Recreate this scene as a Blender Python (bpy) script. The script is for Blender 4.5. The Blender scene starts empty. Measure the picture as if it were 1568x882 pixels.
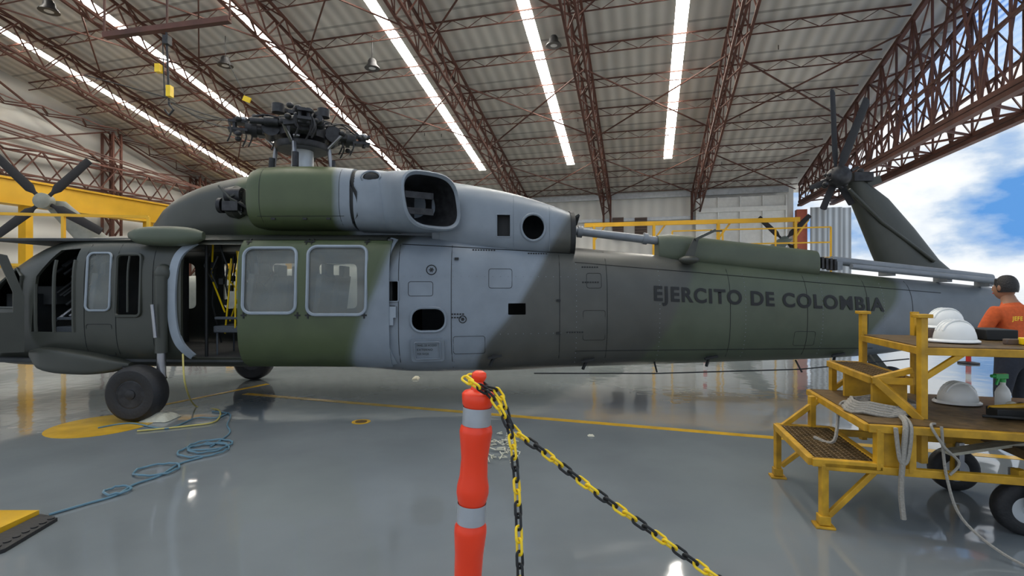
import bpy, bmesh, math, random
from mathutils import Vector, Matrix
random.seed(4)
V=Vector
# ---- camera solve (metres): camera 1.6 m above the hangar floor, looking along +Y
F=760.0; CX=784.0; CY=441.0; H=1.6
def P(x,y,d): return V(((x-CX)/F*d, d, H-(y-CY)/F*d))
def G(x,y,z=0.0):
    d=(H-z)*F/(y-CY); return V(((x-CX)/F*d,d,z))
UX,UY=0.2554,0.9668
def W(u,v,z): return V((UX*u+UY*v, UY*u-UX*v, z))
def onU(x,y,u):
    k=(x-CX)/F; v=(k*UY-UX)*u/(UY+UX*k); d=UY*u-UX*v
    return v, H-(y-CY)/F*d
def RZ(u): return 14.45-0.2417*u

# ---------------- materials ----------------
def nt(name):
    m=bpy.data.materials.new(name); m.use_nodes=True
    n=m.node_tree; b=n.nodes['Principled BSDF']; return m,n,b
def mat(name,col,rough=0.5,metal=0.0,var=0.12,scale=6.0,bump=0.0,emit=0.0,coat=0.0,alpha=1.0):
    m,n,b=nt(name)
    tc=n.nodes.new('ShaderNodeTexCoord'); no=n.nodes.new('ShaderNodeTexNoise')
    no.inputs['Scale'].default_value=scale; no.inputs['Detail'].default_value=4
    n.links.new(tc.outputs['Object'],no.inputs['Vector'])
    r=n.nodes.new('ShaderNodeValToRGB')
    r.color_ramp.elements[0].position=.3; r.color_ramp.elements[1].position=.7
    r.color_ramp.elements[0].color=[c*(1-var) for c in col]+[1]
    r.color_ramp.elements[1].color=[min(1,c*(1+var)) for c in col]+[1]
    n.links.new(no.outputs['Fac'],r.inputs['Fac']); n.links.new(r.outputs['Color'],b.inputs['Base Color'])
    b.inputs['Roughness'].default_value=rough; b.inputs['Metallic'].default_value=metal
    b.inputs['Coat Weight'].default_value=coat; b.inputs['Alpha'].default_value=alpha
    if bump:
        bp=n.nodes.new('ShaderNodeBump'); bp.inputs['Strength'].default_value=bump; bp.inputs['Distance'].default_value=.02
        n.links.new(no.outputs['Fac'],bp.inputs['Height']); n.links.new(bp.outputs['Normal'],b.inputs['Normal'])
    if emit:
        b.inputs['Emission Color'].default_value=list(col)+[1]; b.inputs['Emission Strength'].default_value=emit
    return m
DK=(.043,.046,.036); GR=(.058,.078,.03); BG=(.2,.232,.265); DG=(.066,.067,.058); GB=(.072,.088,.056)
def camo(name,stops,slope=.6,amp=.55,rough=.4):
    m,n,b=nt(name); L=n.links
    tc=n.nodes.new('ShaderNodeTexCoord'); sp=n.nodes.new('ShaderNodeSeparateXYZ'); L.new(tc.outputs['Object'],sp.inputs[0])
    no=n.nodes.new('ShaderNodeTexNoise'); no.inputs['Scale'].default_value=.8; no.inputs['Detail'].default_value=1
    L.new(tc.outputs['Object'],no.inputs['Vector'])
    def mth(op,a,bb):
        q=n.nodes.new('ShaderNodeMath'); q.operation=op
        for i,t in enumerate((a,bb)):
            if isinstance(t,(int,float)): q.inputs[i].default_value=t
            else: L.new(t,q.inputs[i])
        return q.outputs[0]
    a=mth('MULTIPLY',mth('SUBTRACT',no.outputs['Fac'],.5),amp)
    z=mth('MULTIPLY',mth('SUBTRACT',sp.outputs[2],1.3),-slope)
    x=mth('ADD',mth('ADD',sp.outputs[0],a),z)
    f=mth('DIVIDE',mth('ADD',x,8.0),16.0)
    r=n.nodes.new('ShaderNodeValToRGB'); r.color_ramp.interpolation='LINEAR'
    els=r.color_ramp.elements
    pts=[]
    for i,(xx,c) in enumerate(stops):
        if i==0: pts.append((0,c))
        else:
            p=(xx+8)/16; pts.append((p-.003,stops[i-1][1])); pts.append((p+.003,c))
    while len(els)<len(pts): els.new(.5)
    for e,(p,c) in zip(els,pts): e.position=p
    for e,(p,c) in zip(els,pts): e.color=list(c)+[1]
    L.new(f,r.inputs['Fac'])
    n2=n.nodes.new('ShaderNodeTexNoise'); n2.inputs['Scale'].default_value=3; n2.inputs['Detail'].default_value=6
    L.new(tc.outputs['Object'],n2.inputs['Vector'])
    mr=n.nodes.new('ShaderNodeMapRange'); mr.inputs['To Min'].default_value=.72; mr.inputs['To Max'].default_value=1.28
    L.new(n2.outputs['Fac'],mr.inputs['Value'])
    mx=n.nodes.new('ShaderNodeVectorMath'); mx.operation='SCALE'
    L.new(r.outputs['Color'],mx.inputs[0]); L.new(mr.outputs[0],mx.inputs['Scale'])
    L.new(mx.outputs[0],b.inputs['Base Color']); b.inputs['Roughness'].default_value=rough
    return m
M={}
M['camo_main']=camo('camo_main',[(-8,DK),(-1.85,BG),(-.04,DG),(2.15,GB),(5.3,(.15,.172,.19))])
M['camo_door']=camo('camo_door',[(-8,GR),(-1.78,BG)],slope=.35,amp=.3)
M['camo_top']=camo('camo_top',[(-8,DK),(-3.7,GR),(-2.1,BG)],slope=0,amp=.2)
M['camo_nac']=camo('camo_nac',[(-8,GR),(-2.2,BG)],slope=0,amp=.25)
M['bluegrey']=mat('blue_grey_paint',BG,.4,var=.1,scale=4)
M['trimgrey']=mat('light_blue_grey_paint',(.27,.31,.35),.4,var=.1,scale=4)
M['dkpaint']=mat('dark_green_grey_paint',DK,.45,scale=3)
M['green']=mat('olive_green_paint',GB,.45,scale=3)
M['palegrey']=mat('pale_grey_metal',(.5,.52,.53),.35,.2)
M['shaft']=mat('grey_shaft_metal',(.2,.22,.24),.4,.2)
M['black']=mat('black_rubber',(.015,.015,.016),.6,bump=.2,scale=40)
M['blackpaint']=mat('black_marking',(.008,.009,.009),.6)
M['dmetal']=mat('dark_hub_metal',(.035,.035,.037),.45,.5,var=.4,scale=12)
M['blade']=mat('blade_composite',(.018,.018,.02),.8)
M['steel']=mat('steel',(.3,.3,.31),.3,.9)
M['inter']=mat('cabin_interior',(.04,.043,.043),.7,var=.4,scale=3)
M['seat']=mat('seat_fabric',(.09,.1,.11),.85,bump=.3,scale=60)
M['yellow']=mat('yellow_steel_paint',(.5,.27,.012),.5,var=.3,scale=9)
M['ycrane']=mat('yellow_crane_paint',(.72,.4,.012),.45,var=.08,scale=1.5)
M['ylfloor']=mat('floor_yellow_paint',(.62,.36,.02),.25,var=.18,scale=5)
M['yplast']=mat('yellow_plastic',(.95,.62,.01),.3)
M['orange']=mat('orange_plastic',(1.0,.055,.012),.35,var=.05)
M['reflect']=mat('reflective_band',(.42,.44,.46),.35,.2)
M['white']=mat('white_plastic',(.8,.8,.76),.3,var=.06)
M['rag']=mat('rag_cloth',(.6,.58,.46),.9,bump=.6,scale=20)
M['truss']=mat('red_oxide_steel',(.095,.034,.022),.65,var=.35,scale=2)
M['rope']=mat('grey_rope',(.3,.28,.24),.9,bump=.4,scale=80)
M['hose']=mat('blue_hose',(.1,.2,.26),.4)
M['hoseY']=mat('yellow_hose',(.5,.42,.12),.5)
M['deck']=mat('worn_deck_plate',(.13,.08,.03),.55,.3,var=.4,scale=14,bump=.3)
M['box']=mat('case_paint_brown',(.12,.08,.06),.6)
M['skin']=mat('skin',(.32,.16,.09),.5,var=.05)
M['shirt']=mat('orange_shirt',(.6,.1,.02),.85,bump=.25,scale=30)
M['pants']=mat('navy_trousers',(.02,.024,.035),.85,bump=.2,scale=30)
M['hair']=mat('black_hair',(.012,.01,.009),.5,bump=.5,scale=90)
M['red']=mat('red_paint',(.6,.03,.02),.4)
M['conc']=mat('apron_concrete',(.5,.49,.46),.8,var=.12,scale=.15)
def glassm(name,tint,a):
    m,n,b=nt(name); L=n.links; out=n.nodes['Material Output']
    t=n.nodes.new('ShaderNodeBsdfTransparent'); t.inputs[0].default_value=(.85,.88,.86,1)
    mx=n.nodes.new('ShaderNodeMixShader')
    no=n.nodes.new('ShaderNodeTexNoise'); no.inputs['Scale'].default_value=5
    mr=n.nodes.new('ShaderNodeMapRange'); mr.inputs['To Min'].default_value=a-.12; mr.inputs['To Max'].default_value=a+.15
    L.new(no.outputs['Fac'],mr.inputs['Value']); L.new(mr.outputs[0],mx.inputs[0])
    b.inputs['Base Color'].default_value=list(tint)+[1]; b.inputs['Roughness'].default_value=.06
    L.new(t.outputs[0],mx.inputs[1]); L.new(b.outputs[0],mx.inputs[2]); L.new(mx.outputs[0],out.inputs[0]); return m
M['glass']=glassm('dusty_window',(.36,.38,.35),.36)
def emat(name,col,s):
    m,n,b=nt(name); b.inputs['Base Color'].default_value=list(col)+[1]
    b.inputs['Emission Color'].default_value=list(col)+[1]; b.inputs['Emission Strength'].default_value=s; return m
M['skylight']=emat('translucent_skylight',(1,.95,.86),27)
m,n,b=nt('epoxy_floor'); L=n.links
tc=n.nodes.new('ShaderNodeTexCoord'); no=n.nodes.new('ShaderNodeTexNoise'); no.inputs['Scale'].default_value=.7; no.inputs['Detail'].default_value=6
L.new(tc.outputs['Object'],no.inputs['Vector'])
r=n.nodes.new('ShaderNodeValToRGB'); r.color_ramp.elements[0].color=(.16,.18,.188,1); r.color_ramp.elements[1].color=(.215,.24,.248,1)
r.color_ramp.elements[0].position=.3; r.color_ramp.elements[1].position=.7
L.new(no.outputs['Fac'],r.inputs['Fac']); L.new(r.outputs['Color'],b.inputs['Base Color'])
mr=n.nodes.new('ShaderNodeMapRange'); mr.inputs['To Min'].default_value=.02; mr.inputs['To Max'].default_value=.11
L.new(no.outputs['Fac'],mr.inputs['Value']); L.new(mr.outputs[0],b.inputs['Roughness'])
n3=n.nodes.new('ShaderNodeTexNoise'); n3.inputs['Scale'].default_value=2.5; n3.inputs['Detail'].default_value=2
L.new(tc.outputs['Object'],n3.inputs['Vector'])
bp=n.nodes.new('ShaderNodeBump'); bp.inputs['Strength'].default_value=.07; bp.inputs['Distance'].default_value=.05
L.new(n3.outputs['Fac'],bp.inputs['Height']); L.new(bp.outputs['Normal'],b.inputs['Normal'])
b.inputs['IOR'].default_value=1.9
M['floor']=m
def corr(name,col,freq,across,amp=.12,seam=None):
    m,n,b=nt(name); L=n.links
    tc=n.nodes.new('ShaderNodeTexCoord')
    def dot(vec):
        d=n.nodes.new('ShaderNodeVectorMath'); d.operation='DOT_PRODUCT'; d.inputs[1].default_value=vec
        L.new(tc.outputs['Object'],d.inputs[0]); return d.outputs['Value']
    def mth(op,a,bb=0):
        q=n.nodes.new('ShaderNodeMath'); q.operation=op
        for i,t in enumerate((a,bb)):
            if isinstance(t,(int,float)): q.inputs[i].default_value=t
            else: L.new(t,q.inputs[i])
        return q.outputs[0]
    s=mth('SINE',mth('MULTIPLY',dot(across),freq))
    fac=mth('ADD',mth('MULTIPLY',s,.5),.5)
    r=n.nodes.new('ShaderNodeMixRGB'); r.inputs[1].default_value=[c*(1-amp) for c in col]+[1]; r.inputs[2].default_value=[min(1,c*(1+amp)) for c in col]+[1]
    L.new(fac,r.inputs[0]); o=r.outputs[0]
    no=n.nodes.new('ShaderNodeTexNoise'); no.inputs['Scale'].default_value=.35; no.inputs['Detail'].default_value=5
    L.new(tc.outputs['Object'],no.inputs['Vector'])
    mr=n.nodes.new('ShaderNodeMapRange'); mr.inputs['To Min'].default_value=.7; mr.inputs['To Max'].default_value=1.25
    L.new(no.outputs['Fac'],mr.inputs['Value'])
    val=mr.outputs[0]
    if seam:
        vec,step=seam
        fr=mth('FRACT',mth('DIVIDE',dot(vec),step)); dk=mth('GREATER_THAN',fr,.05)
        val=mth('MULTIPLY',val,mth('ADD',mth('MULTIPLY',dk,.4),.6))
        fl=mth('FLOOR',mth('DIVIDE',dot(vec),step)); wn=n.nodes.new('ShaderNodeTexWhiteNoise'); wn.noise_dimensions='1D'; L.new(fl,wn.inputs['W'])
        val=mth('MULTIPLY',val,mth('ADD',mth('MULTIPLY',wn.outputs['Value'],.2),.9))
    mx=n.nodes.new('ShaderNodeVectorMath'); mx.operation='SCALE'; L.new(o,mx.inputs[0]); L.new(val,mx.inputs['Scale'])
    L.new(mx.outputs[0],b.inputs['Base Color']); b.inputs['Roughness'].default_value=.6
    bp=n.nodes.new('ShaderNodeBump'); bp.inputs['Strength'].default_value=.4; bp.inputs['Distance'].default_value=.04
    L.new(s,bp.inputs['Height']); L.new(bp.outputs['Normal'],b.inputs['Normal'])
    return m
M['roof']=corr('roof_sheet',(.52,.5,.455),14,(UY,-UX,0),.16,seam=((UX,UY,0),1.9))
M['wallb']=corr('wall_sheet',(.76,.75,.7),10,(UY,-UX,0),.06)
M['walll']=corr('wall_sheet_side',(.6,.6,.56),5,(0,0,1),.35)
M['doorpanel']=corr('sliding_door_sheet',(.42,.45,.47),22,(UY,-UX,0),.35)
m,n,b=nt('translucent_cladding'); L=n.links
t=n.nodes.new('ShaderNodeBsdfTransparent'); t.inputs[0].default_value=(.8,.88,1,1); tl=n.nodes.new('ShaderNodeBsdfTranslucent'); tl.inputs[0].default_value=(.7,.8,.92,1)
mx=n.nodes.new('ShaderNodeMixShader'); tc=n.nodes.new('ShaderNodeTexCoord'); wv=n.nodes.new('ShaderNodeTexWave'); wv.bands_direction='Z'; wv.inputs['Scale'].default_value=1.6
mr=n.nodes.new('ShaderNodeMapRange'); mr.inputs['To Min'].default_value=.05; mr.inputs['To Max'].default_value=.85
L.new(tc.outputs['Object'],wv.inputs['Vector']); L.new(wv.outputs['Fac'],mr.inputs['Value']); L.new(mr.outputs[0],mx.inputs[0]); L.new(t.outputs[0],mx.inputs[1]); L.new(tl.outputs[0],mx.inputs[2]); L.new(mx.outputs[0],n.nodes['Material Output'].inputs[0])
M['clad']=m

# ---------------- mesh builder ----------------
def frame(dirv,up=V((0,0,1))):
    w=dirv.normalized()
    if abs(w.dot(up))>.98: up=V((0,1,0))
    a=w.cross(up).normalized(); b=a.cross(w).normalized(); return a,b,w
class MB:
    def __init__(s): s.v=[];s.f=[];s.m=[]
    def add(s,vs,fs,mi=0):
        o=len(s.v); s.v+=[tuple(q) for q in vs]; s.f+=[[i+o for i in f] for f in fs]; s.m+=[mi]*len(fs)
    def box(s,c,size,R=None,mi=0):
        c=V(c); hx,hy,hz=[q/2 for q in size]; vs=[]
        for x in(-hx,hx):
            for y in(-hy,hy):
                for z in(-hz,hz):
                    q=V((x,y,z)); q=R@q if R else q; vs.append(c+q)
        s.add(vs,[(0,1,3,2),(4,6,7,5),(0,4,5,1),(2,3,7,6),(0,2,6,4),(1,5,7,3)],mi)
    def bar(s,a,b,w,h=None,mi=0,up=V((0,0,1))):
        a=V(a);b=V(b);h=h or w
        if (b-a).length<1e-5: return
        A,B,_=frame(b-a,up); vs=[]
        for p in(a,b):
            for i,j in((-1,-1),(1,-1),(1,1),(-1,1)): vs.append(p+A*(i*w/2)+B*(j*h/2))
        s.add(vs,[(0,3,2,1),(4,5,6,7),(0,1,5,4),(1,2,6,5),(2,3,7,6),(3,0,4,7)],mi)
    def loft(s,rings,mi=0,c0=True,c1=True,closed=False):
        n=len(rings[0]); vs=[q for r in rings for q in r]; fs=[]
        k=len(rings)
        for i in range(k if closed else k-1):
            i2=(i+1)%k
            for j in range(n):
                j2=(j+1)%n; fs.append((i*n+j,i*n+j2,i2*n+j2,i2*n+j))
        if not closed:
            if c0: fs.append(tuple(range(n-1,-1,-1)))
            if c1: fs.append(tuple((k-1)*n+j for j in range(n)))
        s.add(vs,fs,mi)
    def lathe(s,prof,o,ax,n=24,mi=0,c0=True,c1=True):
        o=V(o);A,B,w=frame(V(ax))
        s.loft([[o+w*t+A*(r*math.cos(2*math.pi*j/n))+B*(r*math.sin(2*math.pi*j/n)) for j in range(n)] for r,t in prof],mi,c0,c1)
    def cyl(s,a,b,r,r2=None,n=16,mi=0):
        a=V(a);b=V(b); s.lathe([(r,0),(r if r2 is None else r2,(b-a).length)],a,b-a,n,mi)
    def tube(s,pts,r,n=8,mi=0,closed=False):
        pts=[V(p) for p in pts]; k=len(pts); rings=[]; prev=None
        for i,p in enumerate(pts):
            if closed: t=pts[(i+1)%k]-pts[i-1]
            else: t=pts[min(i+1,k-1)]-pts[max(i-1,0)]
            if t.length<1e-7: t=V((0,0,1))
            t.normalize()
            if prev is None: A,_,_=frame(t)
            else:
                A=prev-t*prev.dot(t)
                if A.length<1e-5: A,_,_=frame(t)
                A.normalize()
            prev=A; B=t.cross(A)
            rings.append([p+A*(r*math.cos(2*math.pi*j/n))+B*(r*math.sin(2*math.pi*j/n)) for j in range(n)])
        s.loft(rings,mi,closed=closed)
    def ell(s,c,rx,ry,rz,n=20,k=12,mi=0,z0=-1.0):
        c=V(c); rings=[]
        a0=math.asin(z0)
        for i in range(k+1):
            a=a0+(math.pi/2-a0)*i/k; q=max(math.cos(a),.01)
            rings.append([c+V((rx*q*math.cos(2*math.pi*j/n),ry*q*math.sin(2*math.pi*j/n),rz*math.sin(a))) for j in range(n)])
        s.loft(rings,mi)
    def prism(s,pts,vec,mi=0):
        pts=[V(p) for p in pts]; n=len(pts); vec=V(vec)
        vs=pts+[p+vec for p in pts]
        fs=[tuple(range(n-1,-1,-1)),tuple(range(n,2*n))]+[(i,(i+1)%n,n+(i+1)%n,n+i) for i in range(n)]
        s.add(vs,fs,mi)
    def build(s,name,mats,parent=None,smooth=True,bevel=0.0,angle=35,norm=True):
        me=bpy.data.meshes.new(name); me.from_pydata(s.v,[],s.f)
        for q in mats: me.materials.append(M[q] if isinstance(q,str) else q)
        me.polygons.foreach_set('material_index',s.m); me.update()
        if norm:
            bm=bmesh.new(); bm.from_mesh(me); bmesh.ops.recalc_face_normals(bm,faces=bm.faces); bm.to_mesh(me); bm.free()
        if smooth:
            me.polygons.foreach_set('use_smooth',[True]*len(me.polygons)); me.set_sharp_from_angle(angle=math.radians(angle))
        o=bpy.data.objects.new(name,me); bpy.context.scene.collection.objects.link(o)
        if parent: o.parent=parent
        if bevel:
            bv=o.modifiers.new('b','BEVEL'); bv.width=bevel; bv.segments=2; bv.limit_method='ANGLE'
        return o
def empty(name):
    e=bpy.data.objects.new(name,None); bpy.context.scene.collection.objects.link(e); e.empty_display_size=.3; return e
def bake(o):
    bpy.context.view_layer.update()
    dg=bpy.context.evaluated_depsgraph_get(); me=bpy.data.meshes.new_from_object(o.evaluated_get(dg))
    o.modifiers.clear(); o.data=me
def cut(o,cmb):
    c=cmb.build('cutter',['inter'],smooth=False)
    b=o.modifiers.new('bool','BOOLEAN'); b.operation='DIFFERENCE'; b.solver='EXACT'; b.object=c
    bake(o); bpy.data.objects.remove(c,do_unlink=True)
    o.data.polygons.foreach_set('use_smooth',[True]*len(o.data.polygons)); o.data.set_sharp_from_angle(angle=math.radians(30))
def rr(x0,x1,z0,z1,r,n=5):
    pts=[]
    for cx,cz,a in((x1-r,z1-r,0),(x0+r,z1-r,90),(x0+r,z0+r,180),(x1-r,z0+r,270)):
        for i in range(n+1):
            t=math.radians(a+90*i/n); pts.append((cx+r*math.cos(t),cz+r*math.sin(t)))
    return pts
def text(body,mat_,parent,name,mapper,width,height,bold=.012):
    cu=bpy.data.curves.new(name,'FONT'); cu.body=body; cu.size=1; cu.space_character=1.15; cu.offset=bold
    o=bpy.data.objects.new(name,cu); bpy.context.scene.collection.objects.link(o); bpy.context.view_layer.update()
    dg=bpy.context.evaluated_depsgraph_get(); me=bpy.data.meshes.new_from_object(o.evaluated_get(dg))
    bpy.data.objects.remove(o,do_unlink=True)
    bm=bmesh.new(); bm.from_mesh(me)
    xs=[v.co.x for v in bm.verts]; ys=[v.co.y for v in bm.verts]; x0,x1,y0,y1=min(xs),max(xs),min(ys),max(ys)
    for i in range(1,8):
        g=bm.verts[:]+bm.edges[:]+bm.faces[:]; bmesh.ops.bisect_plane(bm,geom=g,plane_co=(0,y0+(y1-y0)*i/8,0),plane_no=(0,1,0))
    for v in bm.verts:
        a=(v.co.x-x0)/(x1-x0); b_=(v.co.y-y0)/(y1-y0); v.co=mapper(a*width,b_*height)
    bm.to_mesh(me); bm.free(); me.materials.clear(); me.materials.append(M[mat_])
    o=bpy.data.objects.new(name,me); bpy.context.scene.collection.objects.link(o); o.parent=parent; return o

# ================= HANGAR =================
mb=MB(); mb.prism([W(-12,-26.6,-.05),W(30.2,-26.6,-.05),W(30.2,8.1,-.05),W(-12,8.1,-.05)],(0,0,.05)); mb.build('floor',['floor'],smooth=False)
mb=MB(); mb.prism([W(-150,-150,-.12),W(400,-150,-.12),W(400,400,-.12),W(-150,400,-.12)],(0,0,.06)); mb.build('apron_ground',['conc'],smooth=False)
sk=[1.2-4.9*i for i in range(6)][::-1]
mb=MB(); U0=2
edges=[-26.6]
for s_ in sk: edges+=[s_-.2,s_+.2]
edges.append(9.6)
for i in range(0,len(edges),2):
    a,c=edges[i],edges[i+1]
    mb.prism([W(U0,a,RZ(U0)),W(26.2,a,RZ(26.2)),W(26.2,c,RZ(26.2)),W(U0,c,RZ(U0))],(0,0,.12))
mb.prism([W(26.2,-26.6,RZ(26.2)),W(31,-26.6,RZ(31)),W(31,9.6,RZ(31)),W(26.2,9.6,RZ(26.2))],(0,0,.12))
mb.build('ceiling',['roof'],smooth=False)
mb=MB()
for s_ in sk: mb.prism([W(U0,s_-.2,RZ(U0)+.03),W(26.2,s_-.2,RZ(26.2)+.03),W(26.2,s_+.2,RZ(26.2)+.03),W(U0,s_+.2,RZ(U0)+.03)],(0,0,.04))
mb.build('skylight_strip',['skylight'],smooth=False)
mb=MB(); tv=[7.75-4.9*i for i in range(7)]
def lattice(mb,f,n,w=.07,z=.045):
    for s_ in(0,1):
        for l in(0,1): mb.bar(f(0,s_,l),f(n,s_,l),w)
        for i in range(n):
            mb.bar(f(i,s_,i%2),f(i+1,s_,(i+1)%2),z)
    for l in(0,1):
        for i in range(n): mb.bar(f(i,i%2,l),f(i+1,(i+1)%2,l),z)
for t in tv[1:]:
    lattice(mb,lambda i,s_,l:W(2.2+i*.8,t-.2+.4*s_,RZ(2.2+i*.8)-.35-(1-l)*1.15),34,.08,.04)
mb.build('roof_truss',['truss'],smooth=False)
mb=MB()
u=2.3
while u<30:
    zt=RZ(u)-.1; zb=zt-.32
    mb.bar(W(u,-26,zt),W(u,7.8,zt),.045); mb.bar(W(u,-26,zb),W(u,7.8,zb),.035)
    v=-26; k=0
    while v<7.4:
        mb.bar(W(u,v,zb if k%2 else zt),W(u,v+.55,zt if k%2 else zb),.018); v+=.55;k+=1
    u+=1.9
mb.build('roof_purlin',['truss'],smooth=False)
mb=MB()
for i in range(len(tv)-1):
    for u0 in(4,11,18,24.5):
        a,c=tv[i+1],tv[i]; u1=u0+4.6
        mb.bar(W(u0,a,RZ(u0)-.6),W(u1,c,RZ(u1)-.6),.045); mb.bar(W(u0,c,RZ(u0)-.6),W(u1,a,RZ(u1)-.6),.045)
mb.build('roof_cross_bracing',['truss'],smooth=False)
mb=MB(); mb.prism([W(30,-26.6,0),W(30,7.9,0),W(30,7.9,7.2),W(30,-26.6,7.2)],W(.2,0,0)); mb.build('wall_back',['wallb'],smooth=False)
mb=MB(); mb.prism([W(2,-26.4,0),W(30,-26.4,0),W(30,-26.4,RZ(30)),W(2,-26.4,RZ(2))],W(0,-.2,0)); mb.build('wall_left',['walll'],smooth=False)
mb=MB()
mb.bar(W(29.8,-26,6.95),W(29.8,7.6,6.95),.18,.3); mb.bar(W(29.85,-26,5.6),W(29.85,3.1,5.6),.12,.18)
mb.build('trim_1',['palegrey'],smooth=False)
mb=MB()
for t in tv[1:]:
    for s_ in(-.2,.2): mb.bar(W(29.6,t+s_,5.2),W(29.6,t+s_,RZ(29.6)-.3),.1)
for uu in range(4,30,5):
    lattice(mb,lambda i,s_,l:W(uu-.2+.4*s_,-26.2+.7*l,i*RZ(uu)*.95/14),14,.09,.05)
lattice(mb,lambda i,s_,l:W(2+i*.8,-26.1+.9*s_,6.4+1.1*l),34,.08,.045)
lattice(mb,lambda i,s_,l:W(2+i*.8,-26.1+.9*s_,9.4+.1*l if RZ(2+i*.8)>10 else min(9.4,RZ(2+i*.8)-.5)+.1*l),34,.06,.04)
for uu in range(4,25,5):
    mb.bar(W(uu,-26,7.6),W(uu+5,-26,min(RZ(uu+5)-.4,11)),.07); mb.bar(W(uu+5,-26,7.6),W(uu,-26,RZ(uu)-.5),.07)
mb.build('wall_column',['truss'],smooth=False)
mb=MB()
for (x0,x1) in((938,955),(972,991)):
    v0,z1=onU(x0,334,29.9); v1,z0=onU(x1,366,29.9)
    mb.prism([W(29.7,v0,z0),W(29.7,v1,z0),W(29.7,v1,z1),W(29.7,v0,z1)],W(.15,0,0))
    for i in range(8): 
        zz=z0+(z1-z0)*(i+.5)/8; mb.bar(W(29.66,v0,zz),W(29.66,v1,zz),.06,.03)
mb.build('window_1',['box'],smooth=False)
mb=MB(); v0,z1=onU(1066,290,29.6); v1,z0=onU(1222,380,29.6)
mb.prism([W(29.5,v0,0),W(29.5,7.4,0),W(29.5,7.4,6.6),W(29.5,v0,6.6)],W(.1,0,0))
mb.bar(W(29.4,v0,5.9),W(29.4,7.4,5.9),.15,.25)
for i in range(5): mb.bar(W(29.44,v0+(7.4-v0)*i/4,0),W(29.44,v0+(7.4-v0)*i/4,6.6),.08)
mb.build('door_1',['white'],smooth=False)
mb=MB(); N=26; UE=29.3; UB=2.2
def f(i,s_,l):
    u=UB+(UE-UB)*i/N; return W(u,8.0+1.5*s_,(6.15 if l==0 else max(RZ(u)-.3,6.4)))
lattice(mb,f,N,.13,.06)
for s_ in(0,1):
    for lev in(.33,.66):
        mb.bar(f(0,s_,0).lerp(f(0,s_,1),lev),f(N,s_,0).lerp(f(N,s_,1),lev),.08)
    for i in range(0,N+1):
        mb.bar(f(i,s_,0),f(i,s_,1),.05)
        if i<N:
            a=f(i,s_,0);b_=f(i,s_,1);c=f(i+1,s_,0);d=f(i+1,s_,1)
            for l0,l1 in((0,.33),(.33,.66),(.66,1)):
                if i%2: mb.bar(a.lerp(b_,l0),c.lerp(d,l1),.035)
                else: mb.bar(a.lerp(b_,l1),c.lerp(d,l0),.035)
mb.bar(W(UB,8.0,5.98),W(UE,8.0,5.98),.2,.12); mb.bar(W(UB,9.5,5.98),W(UE,9.5,5.98),.2,.12)
mb.build('door_header_truss',['truss'],smooth=False)
mb=MB(); mb.prism([W(2,9.7,7.6),W(23,9.7,7.6),W(23,9.7,RZ(23)+.1),W(2,9.7,RZ(2))],W(0,.04,0)); mb.build('translucent_wall_cladding',['clad'],smooth=False)
mb=MB()
mb.box(W(29.75,8.2,2.9),(.5,.4,5.8),Matrix.Rotation(-math.asin(UX),3,'Z'))
mb.build('door_post',[mat('orange_red_column',(.45,.1,.05),.5)],smooth=False)
mb=MB()
for i,vv in enumerate((8.9,9.7,10.2)): mb.box(W(29.3+.25*i,vv,2.92),(.75,.08,5.84),Matrix.Rotation(-math.asin(UX),3,'Z'))
mb.build('door_2',['doorpanel'],smooth=False)
mb=MB()
mb.bar(W(3,-23.5,5.3),W(29,-23.5,5.3),.4,.85); mb.bar(W(3,-23.5,5.78),W(29,-23.5,5.78),.6,.08); mb.bar(W(3,-23.5,4.85),W(29,-23.5,4.85),.6,.08)
for uu in range(4,30,5): mb.bar(W(uu,-23.5,0),W(uu,-23.5,4.9),.3)
mb.build('crane_runway_beam',['ycrane'],smooth=False)
lampsp=[(1192,22,17),(848,65,17),(570,100,17.5),(885,172,22),(1133,147,21),(75,12,15),(676,187,24),(1105,212,25),(345,96,18),(908,228,27),(650,165,24)]
for (x,y,d) in lampsp:
    mb=MB(); p=P(x,y,d); s_=.7
    uu=UX*p.x+UY*p.y; top=RZ(uu)-.15
    mb.cyl(p+V((0,0,.3*s_)),V((p.x,p.y,top)),.015,n=6)
    mb.lathe([(.1,.32*s_),(.15,.2*s_),(.16,.05*s_),(.26,-.12*s_),(.27,-.16*s_)],p,(0,0,1),16)
    mb.lathe([(.05,0),(.25,.01)],p+V((0,0,-.165*s_)),(0,0,1),16,mi=1)
    mb.build('high_bay_lamp',['dmetal','palegrey'])
mb=MB()
def strip(a,b_,w):
    d=(b_-a).normalized(); n_=V((-d.y,d.x,0))*w/2; z=V((0,0,.001)); mb.prism([a+n_+z,b_+n_+z,b_-n_+z,a-n_+z],(0,0,.002))
a=G(375,603); b_=G(1300,680); strip(a,b_+(b_-a)*.4,.11)
strip(G(240,622),G(410,588),.09)
mb.lathe([(.52,.001),(.52,.004)],G(158,651),(0,0,1),40)
mb.lathe([(.11,.001),(.11,.004)],G(553,646),(0,0,1),24)
mb.build('floor_marking',['ylfloor'],smooth=False)
mb=MB(); mb.lathe([(.07,.004),(.07,.006)],G(553,646),(0,0,1),24); mb.build('floor_drain_cap',['deck'],smooth=False)

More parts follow.
